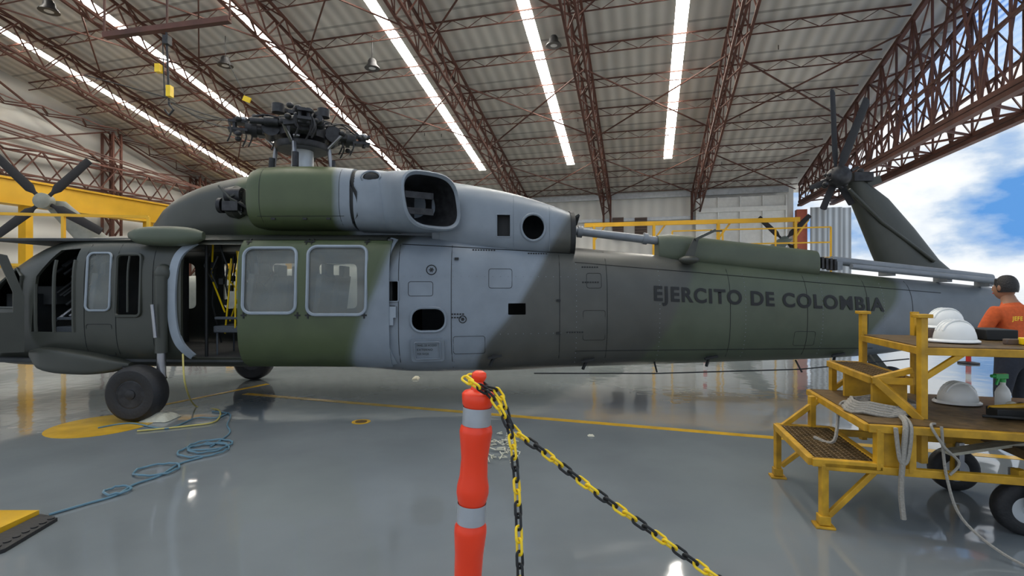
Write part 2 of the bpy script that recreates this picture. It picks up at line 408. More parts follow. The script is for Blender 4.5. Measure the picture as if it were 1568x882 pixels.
# ================= HELICOPTER =================
HELI=empty('military_helicopter'); HY=7.35
class Hull:
    def __init__(s,st,yc=HY): s.st=st; s.yc=yc
    def at(s,x):
        st=s.st
        if x<=st[0][0]: return st[0][1:]
        if x>=st[-1][0]: return st[-1][1:]
        for i in range(len(st)-1):
            if st[i][0]<=x<=st[i+1][0]: break
        p1,p2=st[i],st[i+1]; p0=st[max(i-1,0)]; p3=st[min(i+2,len(st)-1)]
        h=p2[0]-p1[0]; t=(x-p1[0])/h; out=[]
        for k in range(1,5):
            m1=(p2[k]-p0[k])/(p2[0]-p0[0]) if i>0 else (p2[k]-p1[k])/h
            m2=(p3[k]-p1[k])/(p3[0]-p1[0]) if i+2<len(st) else (p2[k]-p1[k])/h
            out.append((2*t**3-3*t*t+1)*p1[k]+(t**3-2*t*t+t)*h*m1+(-2*t**3+3*t*t)*p2[k]+(t**3-t*t)*h*m2)
        return out
    def ring(s,x,n=56,off=0):
        top,bot,hw,e=s.at(x); zc=(top+bot)/2; hz=(top-bot)/2; r=[]
        for j in range(n):
            a=2*math.pi*(j+.5)/n; c,q=math.cos(a),math.sin(a)
            r.append(V((x,s.yc+(hw+off)*math.copysign(abs(c)**(2/e),c),zc+(hz+off)*math.copysign(abs(q)**(2/e),q))))
        return r
    def skin(s,x,z,off=0.0):
        top,bot,hw,e=s.at(x); zc=(top+bot)/2; hz=(top-bot)/2
        q=min(abs((z-zc)/hz),.995); return V((x,s.yc-hw*(1-q**e)**(1/e)-off,z))
    def mesh(s,name,mats,step=.15,hollow=0.04,parent=HELI,n=56):
        mb=MB(); x0,x1=s.st[0][0],s.st[-1][0]; k=max(2,int((x1-x0)/step))
        mb.loft([s.ring(x0+(x1-x0)*i/k,n) for i in range(k+1)]); o=mb.build(name,mats,parent)
        if hollow:
            so=o.modifiers.new('s','SOLIDIFY'); so.thickness=hollow; so.offset=-1
        return o
fus=Hull([(-7.75,1.3,.95,.15,2),(-7.6,1.48,.74,.45,2.3),(-7.3,1.6,.62,.7,2.8),(-6.95,1.7,.54,.9,3.2),(-6.5,2.0,.52,1.03,3.4),(-6.05,2.23,.52,1.11,3.8),
 (-5.5,2.31,.53,1.17,4.2),(-4.0,2.33,.53,1.18,4.6),(-2.0,2.33,.52,1.18,4.6),(-1.4,2.34,.46,1.14,4.2),(-.6,2.34,.44,1.0,3.8),(.2,2.28,.44,.84,3.4),(.8,2.2,.46,.74,3.1),
 (2.0,2.09,.49,.64,2.8),(3.3,1.97,.53,.55,2.7),(4.7,1.84,.58,.46,2.6),(5.6,1.75,.66,.38,2.5),(6.5,1.67,.85,.3,2.4),(7.0,1.62,.98,.25,2.4)])
fo=fus.mesh('fuselage',['camo_main'])
c=MB()
def pr(pts,y0,y1): c.prism([V((x,y0,z)) for x,z in pts],(0,y1-y0,0))
pr(rr(-4.12,-1.75,.72,2.15,.14),5.5,6.9)
pr(rr(-4.93,-4.62,1.25,2.02,.05),5.5,6.9)
pr(rr(-5.3,-5.0,1.32,2.04,.06),5.5,6.9)
pr([(-6.05,1.05),(-5.45,1.05),(-5.45,2.1),(-5.72,2.08),(-5.98,1.75)],5.5,7.0)
pr([(-6.75,1.35),(-6.2,1.35),(-6.2,1.75),(-6.35,1.85),(-6.6,1.65)],5.5,7.0)
pr(rr(-1.6,-1.42,1.43,1.69,.02),5.8,6.6)
pr(rr(-1.27,-.84,1.05,1.35,.13),5.8,6.7)
pr(rr(-.05,.18,1.25,1.4,.01),5.8,6.9)
for a_,b2 in((-4.1,-3.5),(-3.3,-2.65),(-2.5,-1.85),(-4.93,-4.6),(-5.9,-5.4)): pr(rr(a_,b2,1.25,2.02,.08),8.0,9.2)
cut(fo,c)
mb=MB()
mb.box((-4.1,HY,.68),(5.2,2.1,.05)); mb.box((-1.55,HY,1.45),(.06,2.1,1.55)); mb.box((-5.42,HY+.2,1.4),(.05,1.5,1.4))
mb.box((-4.2,HY,2.22),(4.9,2.0,.04))
for x in(-4.45,-3.45,-2.45): mb.box((x,8.35,1.45),(.08,.12,1.5)); 
mb.box((-6.5,HY,1.15),(.35,1.6,.75)); mb.box((-6.3,HY,1.5),(.3,1.3,.25))
mb.build('cabin_liner',['inter'],HELI,smooth=False,bevel=.01)
mb=MB()
def seat(x,y,s=1,w=.5):
    mb.box((x,y,1.05),(.45,w,.09)); mb.box((x+.24*s,y,1.42),(.08,w,.75),Matrix.Rotation(.12*s,3,'Y')); mb.box((x+.3*s,y,1.85),(.07,w*.6,.18))
    for a in(-.2,.2):
        for b3 in(-.2,.2): mb.bar((x+a,y+b3,.7),(x+a,y+b3,1.02),.025)
    mb.bar((x-.2,y-w/2,1.2),(x+.2,y-w/2,1.2),.04)
for x,y in((-3.75,6.85),(-3.75,7.4),(-3.75,8.0),(-2.9,7.0),(-2.9,7.7),(-2.1,7.0)): seat(x,y,1)
seat(-5.75,6.75,1);seat(-5.75,7.95,1)
mb.build('seats',['seat'],HELI,bevel=.02)
mb=MB()
for i in range(24):
    x=random.uniform(-4.05,-3.4); y=random.uniform(6.5,7.2); z0=random.uniform(1.9,2.2); z1=z0-random.uniform(.3,1.1)
    mb.tube([(x,y,z0),(x+random.uniform(-.1,.1),y,(z0+z1)/2),(x+random.uniform(-.15,.15),y+.05,z1)],.012,6,mi=random.choice([0,0,0,0,1,2]))
for i in range(12):
    x=random.uniform(-4.0,-3.5); mb.box((x,random.uniform(6.6,7),random.uniform(1.2,2.0)),(.06,.05,.08),mi=random.choice([0,0,0,1,2]))
for i in range(20):
    x=random.uniform(-6.0,-5.45); z=random.uniform(1.1,1.9); mb.tube([(x,6.5,z),(x+.1,6.7,z+.2),(x-.05,6.9,z+.4)],.018,6,mi=random.choice([0,0,2]))
mb.cyl((-4.0,6.5,.7),(-4.0,6.5,2.2),.02,mi=0); mb.cyl((-3.55,6.6,.7),(-3.55,6.6,2.2),.02,mi=0)
mb.build('cabin_wiring',['blackpaint','yplast','steel'],HELI)
mb=MB(); X0,X1,Z0,Z1=-3.38,-1.52,.59,2.2; nx,nz=10,26
vs=[];fs=[]
for i in range(nx+1):
    for j in range(nz+1): vs.append(fus.skin(X0+(X1-X0)*i/nx,Z0+(Z1-Z0)*j/nz,.065))
for i in range(nx):
    for j in range(nz): k=i*(nz+1)+j; fs.append((k,k+nz+1,k+nz+2,k+1))
mb.add(vs,fs); dr=mb.build('sliding_door',['camo_door'],HELI,norm=False); so=dr.modifiers.new('s','SOLIDIFY'); so.thickness=.04; so.offset=-1
WN=[rr(-3.31,-2.66,1.29,2.1,.1),rr(-2.52,-1.8,1.27,2.12,.1)]
c=MB()
for w_ in WN: pr(w_,5.5,6.6)
cut(dr,c)
def skt(hull,mb,pts,r,off,closed=True,mi=0,n=6): mb.tube([hull.skin(x,z,off) for x,z in pts],r,n,mi,closed)
mb=MB()
for w_ in WN: skt(fus,mb,w_,.02,.075)
skt(fus,mb,rr(-5.3,-5.0,1.32,2.04,.06),.014,.01); 
mb.build('window_frame',['trimgrey'],HELI)
def panel(hull,mb,pts,off,mi=0):
    p=[hull.skin(x,z,off) for x,z in pts]; ctr=sum(p,V())/len(p); mb.add(p+[ctr],[(i,(i+1)%len(p),len(p)) for i in range(len(p))],mi)
mb=MB()
for w_ in WN: panel(fus,mb,w_,.05)
panel(fus,mb,rr(-5.3,-5.0,1.32,2.04,.06),-.01)
mb.build('window_glass',['glass'],HELI,norm=False)
def ribbon(hull,mb,pts,w,off,mi=0):
    n=len(pts); vs=[];fs=[]
    for i,(x,z) in enumerate(pts):
        a=pts[max(i-1,0)];b4=pts[min(i+1,n-1)]; dx,dz=b4[0]-a[0],b4[1]-a[1]; l=math.hypot(dx,dz); nx_,nz_=-dz/l*w/2,dx/l*w/2
        A=hull.skin(x+nx_,z+nz_,off);B=hull.skin(x-nx_,z-nz_,off)
        vs+=[A,B,B+V((0,off+.01,0)),A+V((0,off+.01,0))]
    for i in range(n-1):
        for j in range(4): fs.append((i*4+j,i*4+(j+1)%4,i*4+4+(j+1)%4,i*4+4+j))
    mb.add(vs,fs,mi)
def cm(pts,n=8):
    out=[];k=len(pts)
    for i in range(k-1):
        p0=V(pts[max(i-1,0)]);p1=V(pts[i]);p2=V(pts[i+1]);p3=V(pts[min(i+2,k-1)])
        for j in range(n):
            t=j/n; out.append(.5*((2*p1)+(p2-p0)*t+(2*p0-5*p1+4*p2-p3)*t*t+(3*p1-p0-3*p2+p3)*t**3))
    out.append(V(pts[-1])); return out
def sx(px,d=6.15): return (px-CX)/F*d
def sz(py,d=6.15): return H-(py-CY)/F*d
mb=MB()
ribbon(fus,mb,[(q.x,q.y) for q in cm([(sx(290),sz(368)),(sx(270),sz(392)),(sx(263),sz(440)),(sx(264),sz(490)),(sx(272),sz(525)),(sx(288),sz(548))])],.1,.03)
ribbon(fus,mb,[(q.x,q.y) for q in cm([(sx(597),sz(362)),(sx(587),sz(400)),(sx(581),sz(460)),(sx(583),sz(510)),(sx(597),sz(562))])],.1,.03)
ribbon(fus,mb,[(sx(590),sz(478)),(sx(606),sz(478))],.14,.05); ribbon(fus,mb,[(sx(590),sz(492)),(sx(602),sz(492))],.1,.05)
mb.build('door_frame_trim',['trimgrey'],HELI)
mb=MB()
ribbon(fus,mb,[(x,2.235) for x in [-5.4+i*.2 for i in range(20)]],.05,.05)
ribbon(fus,mb,[(x,.64) for x in [-4.1+i*.2 for i in range(13)]],.03,.03)
mb.build('door_rail',['dkpaint'],HELI)
mb=MB()
def vseam(px,d,z0=.55,z1=2.15,r=.005,hull=fus):
    x=(px-CX)/F*d; t,b5,_,_=hull.at(x); z0=max(z0,b5+.03); z1=min(z1,t-.05)
    mb.tube([hull.skin(x,z0+(z1-z0)*i/14,.002) for i in range(15)],r,4)
for px,d in((126,6.15),(175,6.15),(232,6.15),(610,6.2),(690,6.25),(857,6.6),(930,6.65),(1120,6.75),(1240,6.8),(1330,6.9),(1400,6.95)): vseam(px,d,r=.004)
mb.tube([fus.skin(-1.4+i*.2,2.16-i*.008,.003) for i in range(12)],.005,4)
mb.tube([fus.skin(.85+i*.25,1.95-i*.02,.003) for i in range(22)],.004,4)
mb.tube([fus.skin(.85+i*.25,.75,.003) for i in range(18)],.004,4)
for a_,b2,c2,d2_ in((-.75,-.35,.75,.98),(-.3,.0,1.6,1.85),(.95,1.25,.9,1.3),(1.0,1.2,1.6,1.8),(-1.3,-1.0,1.5,1.68),(-5.3,-4.98,.75,1.15),(3.9,4.2,.8,1.0)):
    mb.tube([fus.skin(x,z,.002) for x,z in rr(a_,b2,c2,d2_,.03)],.003,4,closed=True)
for (x,y) in((367,368),(458,368),(466,368),(552,368),(367,483),(450,483),(466,483),(552,483)):
    X=sx(x,6.08);Z=sz(y,6.08); ribbon(fus,mb,[(X-.0,Z),(X+.07,Z)],.02,.072); ribbon(fus,mb,[(X+.035,Z-.04),(X+.035,Z+.04)],.018,.073)
mb.build('panel_seams',['blackpaint'],HELI,smooth=False)
mb=MB()
for x in [-.75,.86,2.0,3.2,4.3,5.2]:
    t,b5,_,_=fus.at(x)
    for j in range(22):
        z=b5+.12+(t-b5-.25)*j/21; p=fus.skin(x,z,.001); mb.box(p,(.009,.006,.009))
for z in(1.0,1.75):
    for j in range(22): mb.box(fus.skin(-1.35+j*.1,z,.001),(.009,.006,.009))
mb.build('rivets',['shaft'],HELI,smooth=False)
mb=MB()
skt(fus,mb,rr(-1.27,-.84,1.05,1.35,.13),.018,.008)
skt(fus,mb,rr(-1.6,-1.42,1.43,1.69,.02),.01,.006)
pts=rr(-1.27,-.86,.66,.96,.04); mb.loft([[fus.skin(x,z,-.02) for x,z in pts],[fus.skin(x,z,.05) for x,z in pts]]); 
pts=rr(-1.22,-.91,.7,.92,.02); skt(fus,mb,pts,.008,.055)
mb.build('access_cover',['bluegrey'],HELI)
mb=MB()
for (x,z,r_) in((-1.02,1.83,.06),(-.63,1.2,.045)):
    skt(fus,mb,[(x+r_*math.cos(t*math.pi/8),z+r_*math.sin(t*math.pi/8)) for t in range(16)],.006,.004)
    for t in range(3): ribbon(fus,mb,[(x-r_*.5*math.cos(t),z-r_*.5*math.sin(t)),(x+r_*.5*math.cos(t),z+r_*.5*math.sin(t))],.014,.004)
for i,(x,y,d) in enumerate(((757,546,6.5),(900,553,6.7),(1092,549,6.8),(1290,545,6.9))):
    p=P(x,y,d); q=fus.skin(p.x,max(p.z,fus.at(p.x)[1]+.05),.0)
    mb.ell(q,.05,.03,.03); mb.bar(q,q+V((-.06,-.05,-.12)),.03); mb.bar(q+V((-.08,-.05,-.02)),q+V((.1,-.05,.02)),.03)
for (x,y,d) in((600,470,6.15),(855,460,6.6),(855,510,6.6),(697,395,6.2)):
    p=P(x,y,d); mb.box(fus.skin(p.x,p.z,.01),(.05,.04,.03))
for (x,y,w_) in((725,383,38),(810,387,35),(895,408,28),(895,432,28),(870,510,30),(695,480,20),(695,485,16)):
    p=P(x,y,6.5)
    for k in range(int(w_/4)): mb.box((fus.skin(p.x+k*.034,min(p.z,2.1),.004)),(.022,.006,.018))
mb.build('markings',['blackpaint'],HELI,smooth=False)
for i,t in enumerate(("PANEL DE ACCESO","EXTERNO","POR FAVOR")):
    text(t,'blackpaint',HELI,'placard_text',lambda a,b6,i=i:fus.skin(-1.19+a,.865-i*.055+b6,.056),.24-.05*i,.028)
text("EJERCITO DE COLOMBIA",'blackpaint',HELI,'fuselage_text',lambda a,b6:fus.skin(1.92+a,1.365-.047*a+b6*(1-.02*a),.008),3.28,.27,.03)
mb=MB(); mb.tube([(0.3,6.75,.44),(2,6.8,.43),(4,6.9,.47),(5.6,7.0,.6)],.009,6)
for x in(2.0,4.0): mb.cyl((x,6.85,.44),(x,7.0,.58),.012)
mb.build('wire_antenna',['blackpaint'],HELI)
dog=Hull([(-5.15,2.42,2.2,.35,2.4),(-4.8,2.82,2.15,.55,2.7),(-4.3,3.06,2.15,.66,3),(-3.6,3.2,2.15,.72,3.2),(-2.4,3.24,2.15,.74,3.4),(-1.0,3.12,2.1,.8,3.4)])
do=dog.mesh('engine_deck_fairing',['camo_top'],hollow=0)
fair=Hull([(-1.05,3.1,2.0,.86,3.6),(-.6,3.04,2.0,.9,3.6),(0,2.93,2.0,.86,3.3),(.5,2.79,2.0,.77,3.1),(.84,2.67,2.02,.66,3)])
ff=fair.mesh('aft_fairing',['camo_main'],hollow=.03,step=.1)
c=MB(); 
c.prism([V((.28+.155*math.cos(i*math.pi/12),5.8,2.4+.17*math.sin(i*math.pi/12))) for i in range(24)],(0,1.3,0))
pr(rr(-.2,-.02,2.27,2.56,.01),5.8,7.0)
cut(ff,c)
mb=MB(); skt(fair,mb,[(.28+.16*math.cos(i*math.pi/12),2.4+.175*math.sin(i*math.pi/12)) for i in range(24)],.018,.004,n=8)
skt(fair,mb,rr(-.2,-.02,2.27,2.56,.01),.008,.002)
for px in(-.95,.02,.5):
    mb.tube([fair.skin(px,2.1+.8*i/10 if fair.at(px)[0]>2.95 else 2.1+(fair.at(px)[0]-2.2)*i/10,.002) for i in range(11)],.005,4)
mb.build('fairing_rims',['bluegrey'],HELI)
mb=MB(); mb.box((-.11,6.6,2.41),(.18,.02,.3)); mb.loft([fair.ring(.8,40,.012),fair.ring(.86,40,.02),fair.ring(.86,40,-.08),fair.ring(.845,40,-.1)],c0=False)  # dark rim; black sheets stand in for shade inside square hole and open end
for i in range(10): mb.bar((.84,6.8+i*.03,2.55-i*.01),(.92,6.78+i*.03,2.6-i*.01),.03)
mb.build('rim_and_inner_shade',['blackpaint'],HELI)
nac=Hull([(-3.42,2.98,2.5,.25,2.3),(-3.36,3.12,2.4,.38,2.7),(-3.2,3.17,2.37,.44,2.9),(-2.4,3.18,2.36,.46,3),(-2.02,3.15,2.36,.46,3)],6.62)
nac.mesh('engine_cowling',['camo_nac'],hollow=0,step=.08)
n2_=Hull([(-1.98,3.14,2.34,.46,3),(-1.7,3.13,2.33,.5,3),(-1.48,3.1,2.32,.42,3)],6.64)
n2_.mesh('exhaust_module',['bluegrey'],hollow=0,step=.08)
n3_=Hull([(-1.6,3.12,2.3,.4,3),(-1.0,3.1,2.2,.3,3),(-.6,3.02,2.1,.15,3)],6.95)
n3_.mesh('exhaust_fairing',['bluegrey'],hollow=0,step=.08)
mb=MB(); mb.loft([nac.ring(-2.03,48,-.02),nac.ring(-1.97,48,-.02)]); 
mb.prism([nac.skin(-2.02,2.95,.003),nac.skin(-1.93,2.8,.01),nac.skin(-1.93,2.5,.01),nac.skin(-2.02,2.42,.003)],(0,.02,0))
q=n2_.skin(-1.76,2.98,.0); mb.ell(q+V((0,.03,0)),.11,.05,.07)
for x in(-3.15,-2.15): mb.tube([nac.skin(x,2.4+.74*i/16,.001) for i in range(17)],.003,4)
mb.tube([nac.skin(-3.2+i*.1,2.5,.001) for i in range(12)],.003,4)
for x in(-3.0,-2.6,-2.3): mb.box(nac.skin(x,2.47,.005),(.05,.02,.025))
mb.build('cowling_gap',['blackpaint'],HELI)
mb=MB(); q=n2_.skin(-1.76,2.98,.012); mb.tube([q+V((.12*math.cos(t*math.pi/10),.03*abs(math.sin(t*math.pi/10))+.0,.08*math.sin(t*math.pi/10))) for t in range(20)],.012,6,closed=True); mb.build('scoop_rim',['bluegrey'],HELI)
def sec(cn,dirv,a,b7,e=3.2,n=40,sh=0.0):
    A,B,_=frame(V(dirv)); r=[]
    for j in range(n):
        t=2*math.pi*j/n; cc,ss=math.cos(t),math.sin(t)
        q2=math.copysign(abs(ss)**(2/e),ss)
        r.append(V(cn)+A*(a*math.copysign(abs(cc)**(2/e),cc))+B*(b7*q2)+A*(sh*q2))
    return r
mb=MB(); D=(.62,-.75,.0); SH=.05
path=[((-1.72,6.6,2.71),(1,-.15,0),.36,.38),((-1.5,6.5,2.71),(1,-.35,0),.36,.38),((-1.28,6.34,2.69),(.85,-.55,0),.38,.38),((-1.08,6.17,2.67),D,.4,.37),((-.97,6.03,2.66),D,.4,.355)]
mb.loft([sec(*q,sh=SH) for q in path],c1=False)
mb.loft([sec(*path[-1],sh=SH),sec((-.955,6.015,2.66),D,.38,.335,sh=SH),sec((-.98,6.045,2.66),D,.35,.3,sh=SH)],c0=False,c1=False)
mb.build('exhaust_duct',['bluegrey'],HELI,angle=50)
mb=MB(); mb.loft([sec((-.975,6.04,2.66),D,.35,.3,sh=SH),sec((-1.15,6.24,2.68),D,.31,.27),sec((-1.35,6.42,2.7),(1,-.4,0),.22,.2)],c0=False)
for i in range(2): mb.bar(V((-1.25,6.2,2.56+.2*i))-V((.1,.1,0)),V((-1.12,6.2,2.56+.2*i))+V((.12,.1,0)),.02,.08)
mb.build('exhaust_inner_duct',['dmetal'],HELI,norm=False)
mb=MB()
mb.lathe([(.12,-.42),(.2,-.4),(.22,-.3),(.17,-.2),(.24,0)],(-3.35,6.62,2.74),(1,0,0),24)
mb.lathe([(.1,0),(.1,.2)],(-3.7,6.45,2.8),(1,0,0),16,1); mb.box((-3.6,6.4,2.65),(.2,.15,.12),mi=1)
for i in range(12): mb.tube([(-3.78+.04*i,6.4,2.92-.03*i),(-3.6,6.35+random.uniform(-.05,.05),2.75),(-3.5,6.42,2.55+.03*i)],.015,6,mi=i%2)
mb.lathe([(.05,-.08),(.1,-.05),(.1,.0)],(-3.78,6.5,2.68),(1,0,0),20,1)
mb.build('engine_inlet',['dkpaint','dmetal','steel'],HELI)
sf=Hull([(-4.78,2.3,2.22,.03,2.2),(-4.65,2.35,2.15,.1,2.4),(-4.3,2.37,2.12,.14,2.5),(-4.0,2.35,2.14,.12,2.4),(-3.85,2.3,2.2,.04,2.2)],6.2)
sf.mesh('stub_wing_fairing',['green'],hollow=0,step=.06)
mb=MB(); mb.cyl((.8,7.2,2.44),(2.15,7.2,2.28),.06,n=20); mb.cyl((.95,7.2,2.42),(1.02,7.2,2.41),.085,n=20); mb.cyl((1.9,7.2,2.32),(1.96,7.2,2.31),.085)
mb.cyl((4.3,7.2,2.02),(4.7,7.2,1.98),.05); mb.cyl((4.6,7.15,2.0),(6.9,7.15,1.74),.06,n=18); mb.cyl((4.75,6.95,1.9),(6.9,7.0,1.69),.04)
for x in(4.65,5.4,6.2,6.8): mb.box((x,7.15,1.98-.11*(x-4.6)-.06),(.07,.24,.12))
mb.build('tail_drive_shaft',['shaft'],HELI)
df=Hull([(2.1,2.36,1.95,.12,2.5),(2.2,2.38,1.95,.2,3),(3.2,2.27,1.85,.21,3),(4.35,2.14,1.75,.2,3)],7.2)
df.mesh('drive_shaft_cover',['green'],hollow=0)
mb=MB(); 
p=P(1055,398,6.85); mb.ell(p,.14,.1,.06); mb.prism([p+V((-.07,0,.02)),p+V((.07,0,.02)),p+V((.14,0,.3)),p+V((.07,0,.3))],(0,.03,0))
mb.bar(p+V((.08,0,.28)),p+V((.36,0,.41)),.06,.035); mb.bar(p+V((.3,0,.4)),p+V((.45,0,.4)),.05,.02)
for i in range(6): mb.box((4.3+.06*i,7.1,1.98-.01*i),(.03,.1,.16),mi=1)
mb.build('dorsal_antenna',['dkpaint','dmetal'],HELI)
C=V((-3.1,HY,3.88)); mb=MB()
mb.lathe([(.3,0),(.22,.08),(.16,.12),(.15,.6)],(C.x,C.y,3.12),(0,0,1),24,1)
mb.lathe([(.36,0),(.38,.03),(.38,.09),(.2,.12)],(C.x,C.y,3.62),(0,0,1),28)
mb.lathe([(.12,-.2),(.2,-.12),(.34,-.08),(.36,0),(.34,.09),(.2,.12),(.14,.2),(.14,.3)],C,(0,0,1),28)
for k in range(4):
    a=math.radians(24+90*k); d=V((math.cos(a),math.sin(a),0)); s_=V((-d.y,d.x,0)); R=Matrix.Rotation(a,3,'Z')
    mb.box(C+d*.38,(.3,.26,.17),R); mb.cyl(C+d*.42-s_*.17,C+d*.42+s_*.17,.12,n=18)
    mb.cyl(C+d*.4,C+d*.75,.095,n=16); mb.cyl(C+d*.6,C+d*.66,.13,n=18)
    for t in(-1,1): mb.box(C+d*.84+V((0,0,.055*t)),(.24,.17,.035),R); mb.cyl(C+d*.88+s_*.05*t+V((0,0,-.1)),C+d*.88+s_*.05*t+V((0,0,.1)),.025,n=8)
    mb.cyl(C+d*.2+s_*.23+V((0,0,.07)),C+d*.68+s_*.2+V((0,0,.05)),.045,n=12); mb.cyl(C+d*.32+s_*.23+V((0,0,.065)),C+d*.5+s_*.21+V((0,0,.06)),.065,n=12,mi=0)
    mb.bar(C+d*.62,C+d*.55-s_*.25+V((0,0,-.03)),.07,.07)
    q=C+d*.53-s_*.26; mb.cyl(q+V((0,0,-.02)),V((C.x,C.y,3.66))+d*.34-s_*.15,.024,n=10,mi=2); mb.ell(q,.045,.045,.045)
    mb.cyl(V((C.x,C.y,3.66))+d*.36-s_*.12,V((C.x,C.y,3.16))+d*.42-s_*.1,.032,n=10,mi=2)
    mb.cyl(V((C.x,C.y,3.5))+d*.41-s_*.1,V((C.x,C.y,3.3))+d*.42-s_*.1,.045,n=10)
    d2=V((math.cos(a+.7),math.sin(a+.7),0)); B0=C+V((0,0,.24))
    mb.bar(B0,B0+d2*.42,.1,.05); mb.cyl(B0+d2*.42+V((0,0,-.06)),B0+d2*.42+V((0,0,.06)),.085,n=16); mb.box(B0+d2*.25,(.12,.14,.05),R)
    for t in range(5):
        p0=C+d*random.uniform(.15,.4)+s_*random.uniform(-.2,.2)+V((0,0,.12)); p1=C+d*random.uniform(.5,.85)+s_*random.uniform(-.12,.12)+V((0,0,.06))
        mb.tube(cm([p0,(p0+p1)/2+V((0,0,.1)),p1],5),.012,5)
    for t in range(9): mb.ell(C+d*random.uniform(.2,.9)+s_*random.uniform(-.2,.2)+V((0,0,random.uniform(-.15,.17))),.05,.045,.04,8,6,mi=random.choice([0,0,0,2]))
    for t in range(4):
        q=C+d*random.uniform(.25,.95)+s_*random.uniform(-.2,.2); mb.tube(cm([q,q+V((.03,0,-.12)),q+V((-.04,.03,-.25))],4),.012,5)
mb.lathe([(.15,0),(.15,.05),(.05,.08)],C+V((0,0,.3)),(0,0,1),20)
mb.build('main_rotor_hub',['dmetal','palegrey','steel'],HELI)
def wheel(mb,c_,r,w,ax=(0,1,0),mt=0,mr=1):
    w2=w/2; A=V(ax).normalized(); c_=V(c_)
    mb.lathe([(r*.5,-w2*.9),(r*.62,-w2),(r*.85,-w2*.98),(r*.96,-w2*.72),(r,-w2*.35),(r,w2*.35),(r*.96,w2*.72),(r*.85,w2*.98),(r*.62,w2),(r*.5,w2*.9)],c_,A,36,mt,False,False)
    for sg in(-1,1): mb.lathe([(r*.52,w2*.88),(r*.46,w2*.9),(r*.42,w2*.6),(r*.2,w2*.55),(r*.17,w2*.95),(r*.05,w2*1.0)],c_,A*sg,24,mr)
    for j in range(8):
        a_=j*math.pi/4; U,Vv,_=frame(A); q=c_+U*(r*.32*math.cos(a_))+Vv*(r*.32*math.sin(a_)); mb.cyl(q-A*w2*.75,q+A*w2*.75,r*.05,n=8,mi=mt)
mb=MB()
for sg in(-1,1):
    yw=HY+sg*1.36; wheel(mb,(-4.52,yw,.335),.335,.26)
    yi=HY+sg*1.02
    mb.tube([(-4.95,yi,.66),(-4.85,HY+sg*1.1,.5),(-4.6,HY+sg*1.16,.36)],.06,12,mi=2)
    mb.cyl((-4.62,HY+sg*1.12,.34),(-4.52,yw,.34),.05,mi=2)
    mb.cyl((-4.33,HY+sg*1.22,.5),(-4.33,HY+sg*1.22,1.05),.05,n=16,mi=3); mb.cyl((-4.33,HY+sg*1.22,.8),(-4.33,HY+sg*1.22,1.75),.07,n=18,mi=2)
    mb.bar((-4.62,HY+sg*1.15,.38),(-4.31,HY+sg*1.22,.52),.09,mi=2); mb.ell((-4.33,HY+sg*1.18,1.78),.1,.1,.12,mi=2)
    mb.tube(cm([(-4.9,HY+sg*1.12,.62),(-4.8,HY+sg*1.2,.6),(-4.66,HY+sg*1.25,.48)],6),.012,6,mi=0)
mb.cyl((-4.31,6.0,1.0),(-4.35,6.0,1.4),.022,mi=3)
wheel(mb,(5.6,HY,.22),.22,.14); mb.bar((5.6,HY-.11,.22),(5.2,HY-.05,.75),.07,mi=2); mb.bar((5.6,HY+.11,.22),(5.2,HY+.05,.75),.07,mi=2); mb.cyl((5.6,HY-.13,.22),(5.6,HY+.13,.22),.03,mi=2)
mb.build('landing_gear',['black','dmetal','dkpaint','steel'],HELI)
sp_=Hull([(-6.05,.82,.72,.04,2.5),(-5.85,.86,.58,.14,5),(-5.3,.8,.53,.2,6),(-4.98,.72,.55,.14,5),(-4.8,.66,.6,.04,2.5)],6.25)
sp_.mesh('gear_sponson',['dkpaint'],hollow=0,step=.08)
mb=MB()
A_=V((-6.12,6.22,0)); Dd=V((-.62,-.78,0)).normalized(); Nn=V((-Dd.y,Dd.x,0))*.05
outer=[(0,.8),(0,1.5),(.15,2.0),(.55,2.1),(.85,1.75),(1.05,1.5),(1.05,.85)]
inner=[(.1,1.3),(.1,1.55),(.22,1.92),(.5,2.0),(.75,1.7),(.93,1.45),(.93,1.3)]
n_=len(outer)
def pt(q,o): return A_+Dd*q[0]+V((0,0,q[1]))+Nn*o
vs=[pt(q,0) for q in outer]+[pt(q,0) for q in inner]+[pt(q,1) for q in outer]+[pt(q,1) for q in inner]
fs=[]
for i in range(n_):
    j=(i+1)%n_; fs+=[(i,j,n_+j,n_+i),(2*n_+j,2*n_+i,3*n_+i,3*n_+j),(i,2*n_+i,2*n_+j,j),(n_+i,n_+j,3*n_+j,3*n_+i)]
mb.add(vs,fs); mb.build('cockpit_door',['dkpaint'],HELI,smooth=False)
mb=MB()
for x in(-5.98,-5.72,-5.46): mb.tube([fus.skin(x,1.05+i*.1,.0) for i in range(10 if x>-5.9 else 7)],.02,6)
skt(fus,mb,rr(-4.93,-4.62,1.25,2.02,.05),.02,.01)
mb.tube([fus.skin(-4.78,1.3+i*.1,.0) for i in range(8)],.012,6)
skt(fus,mb,[(-6.75,1.35),(-6.2,1.35),(-6.2,1.75),(-6.35,1.85),(-6.6,1.65)],.02,.01)
mb.build('cockpit_frames',['dkpaint'],HELI)
mb=MB(); d0=8.0
prof=[(1288,268,1325,280),(1300,300,1360,305),(1318,345,1400,350),(1335,388,1438,398),(1345,412,1470,425)]
rings=[]
for x0,y0,x1,y1 in prof:
    a=P(x0,y0,d0);b8=P(x1,y1,d0); cc=(a+b8)/2; hl=(b8-a)/2; r=[]
    for j in range(20):
        t=2*math.pi*j/20; r.append(cc+hl*math.cos(t)+V((0,.12*math.sin(t)*(1.2-.4*math.cos(t)),0)))
    rings.append(r)
mb.loft(rings)
mb.tube([P(1300,290,7.82),P(1350,340,7.84),P(1430,400,7.88)],.03,8); mb.bar(P(1325,282,7.95),P(1345,275,7.95),.12); 
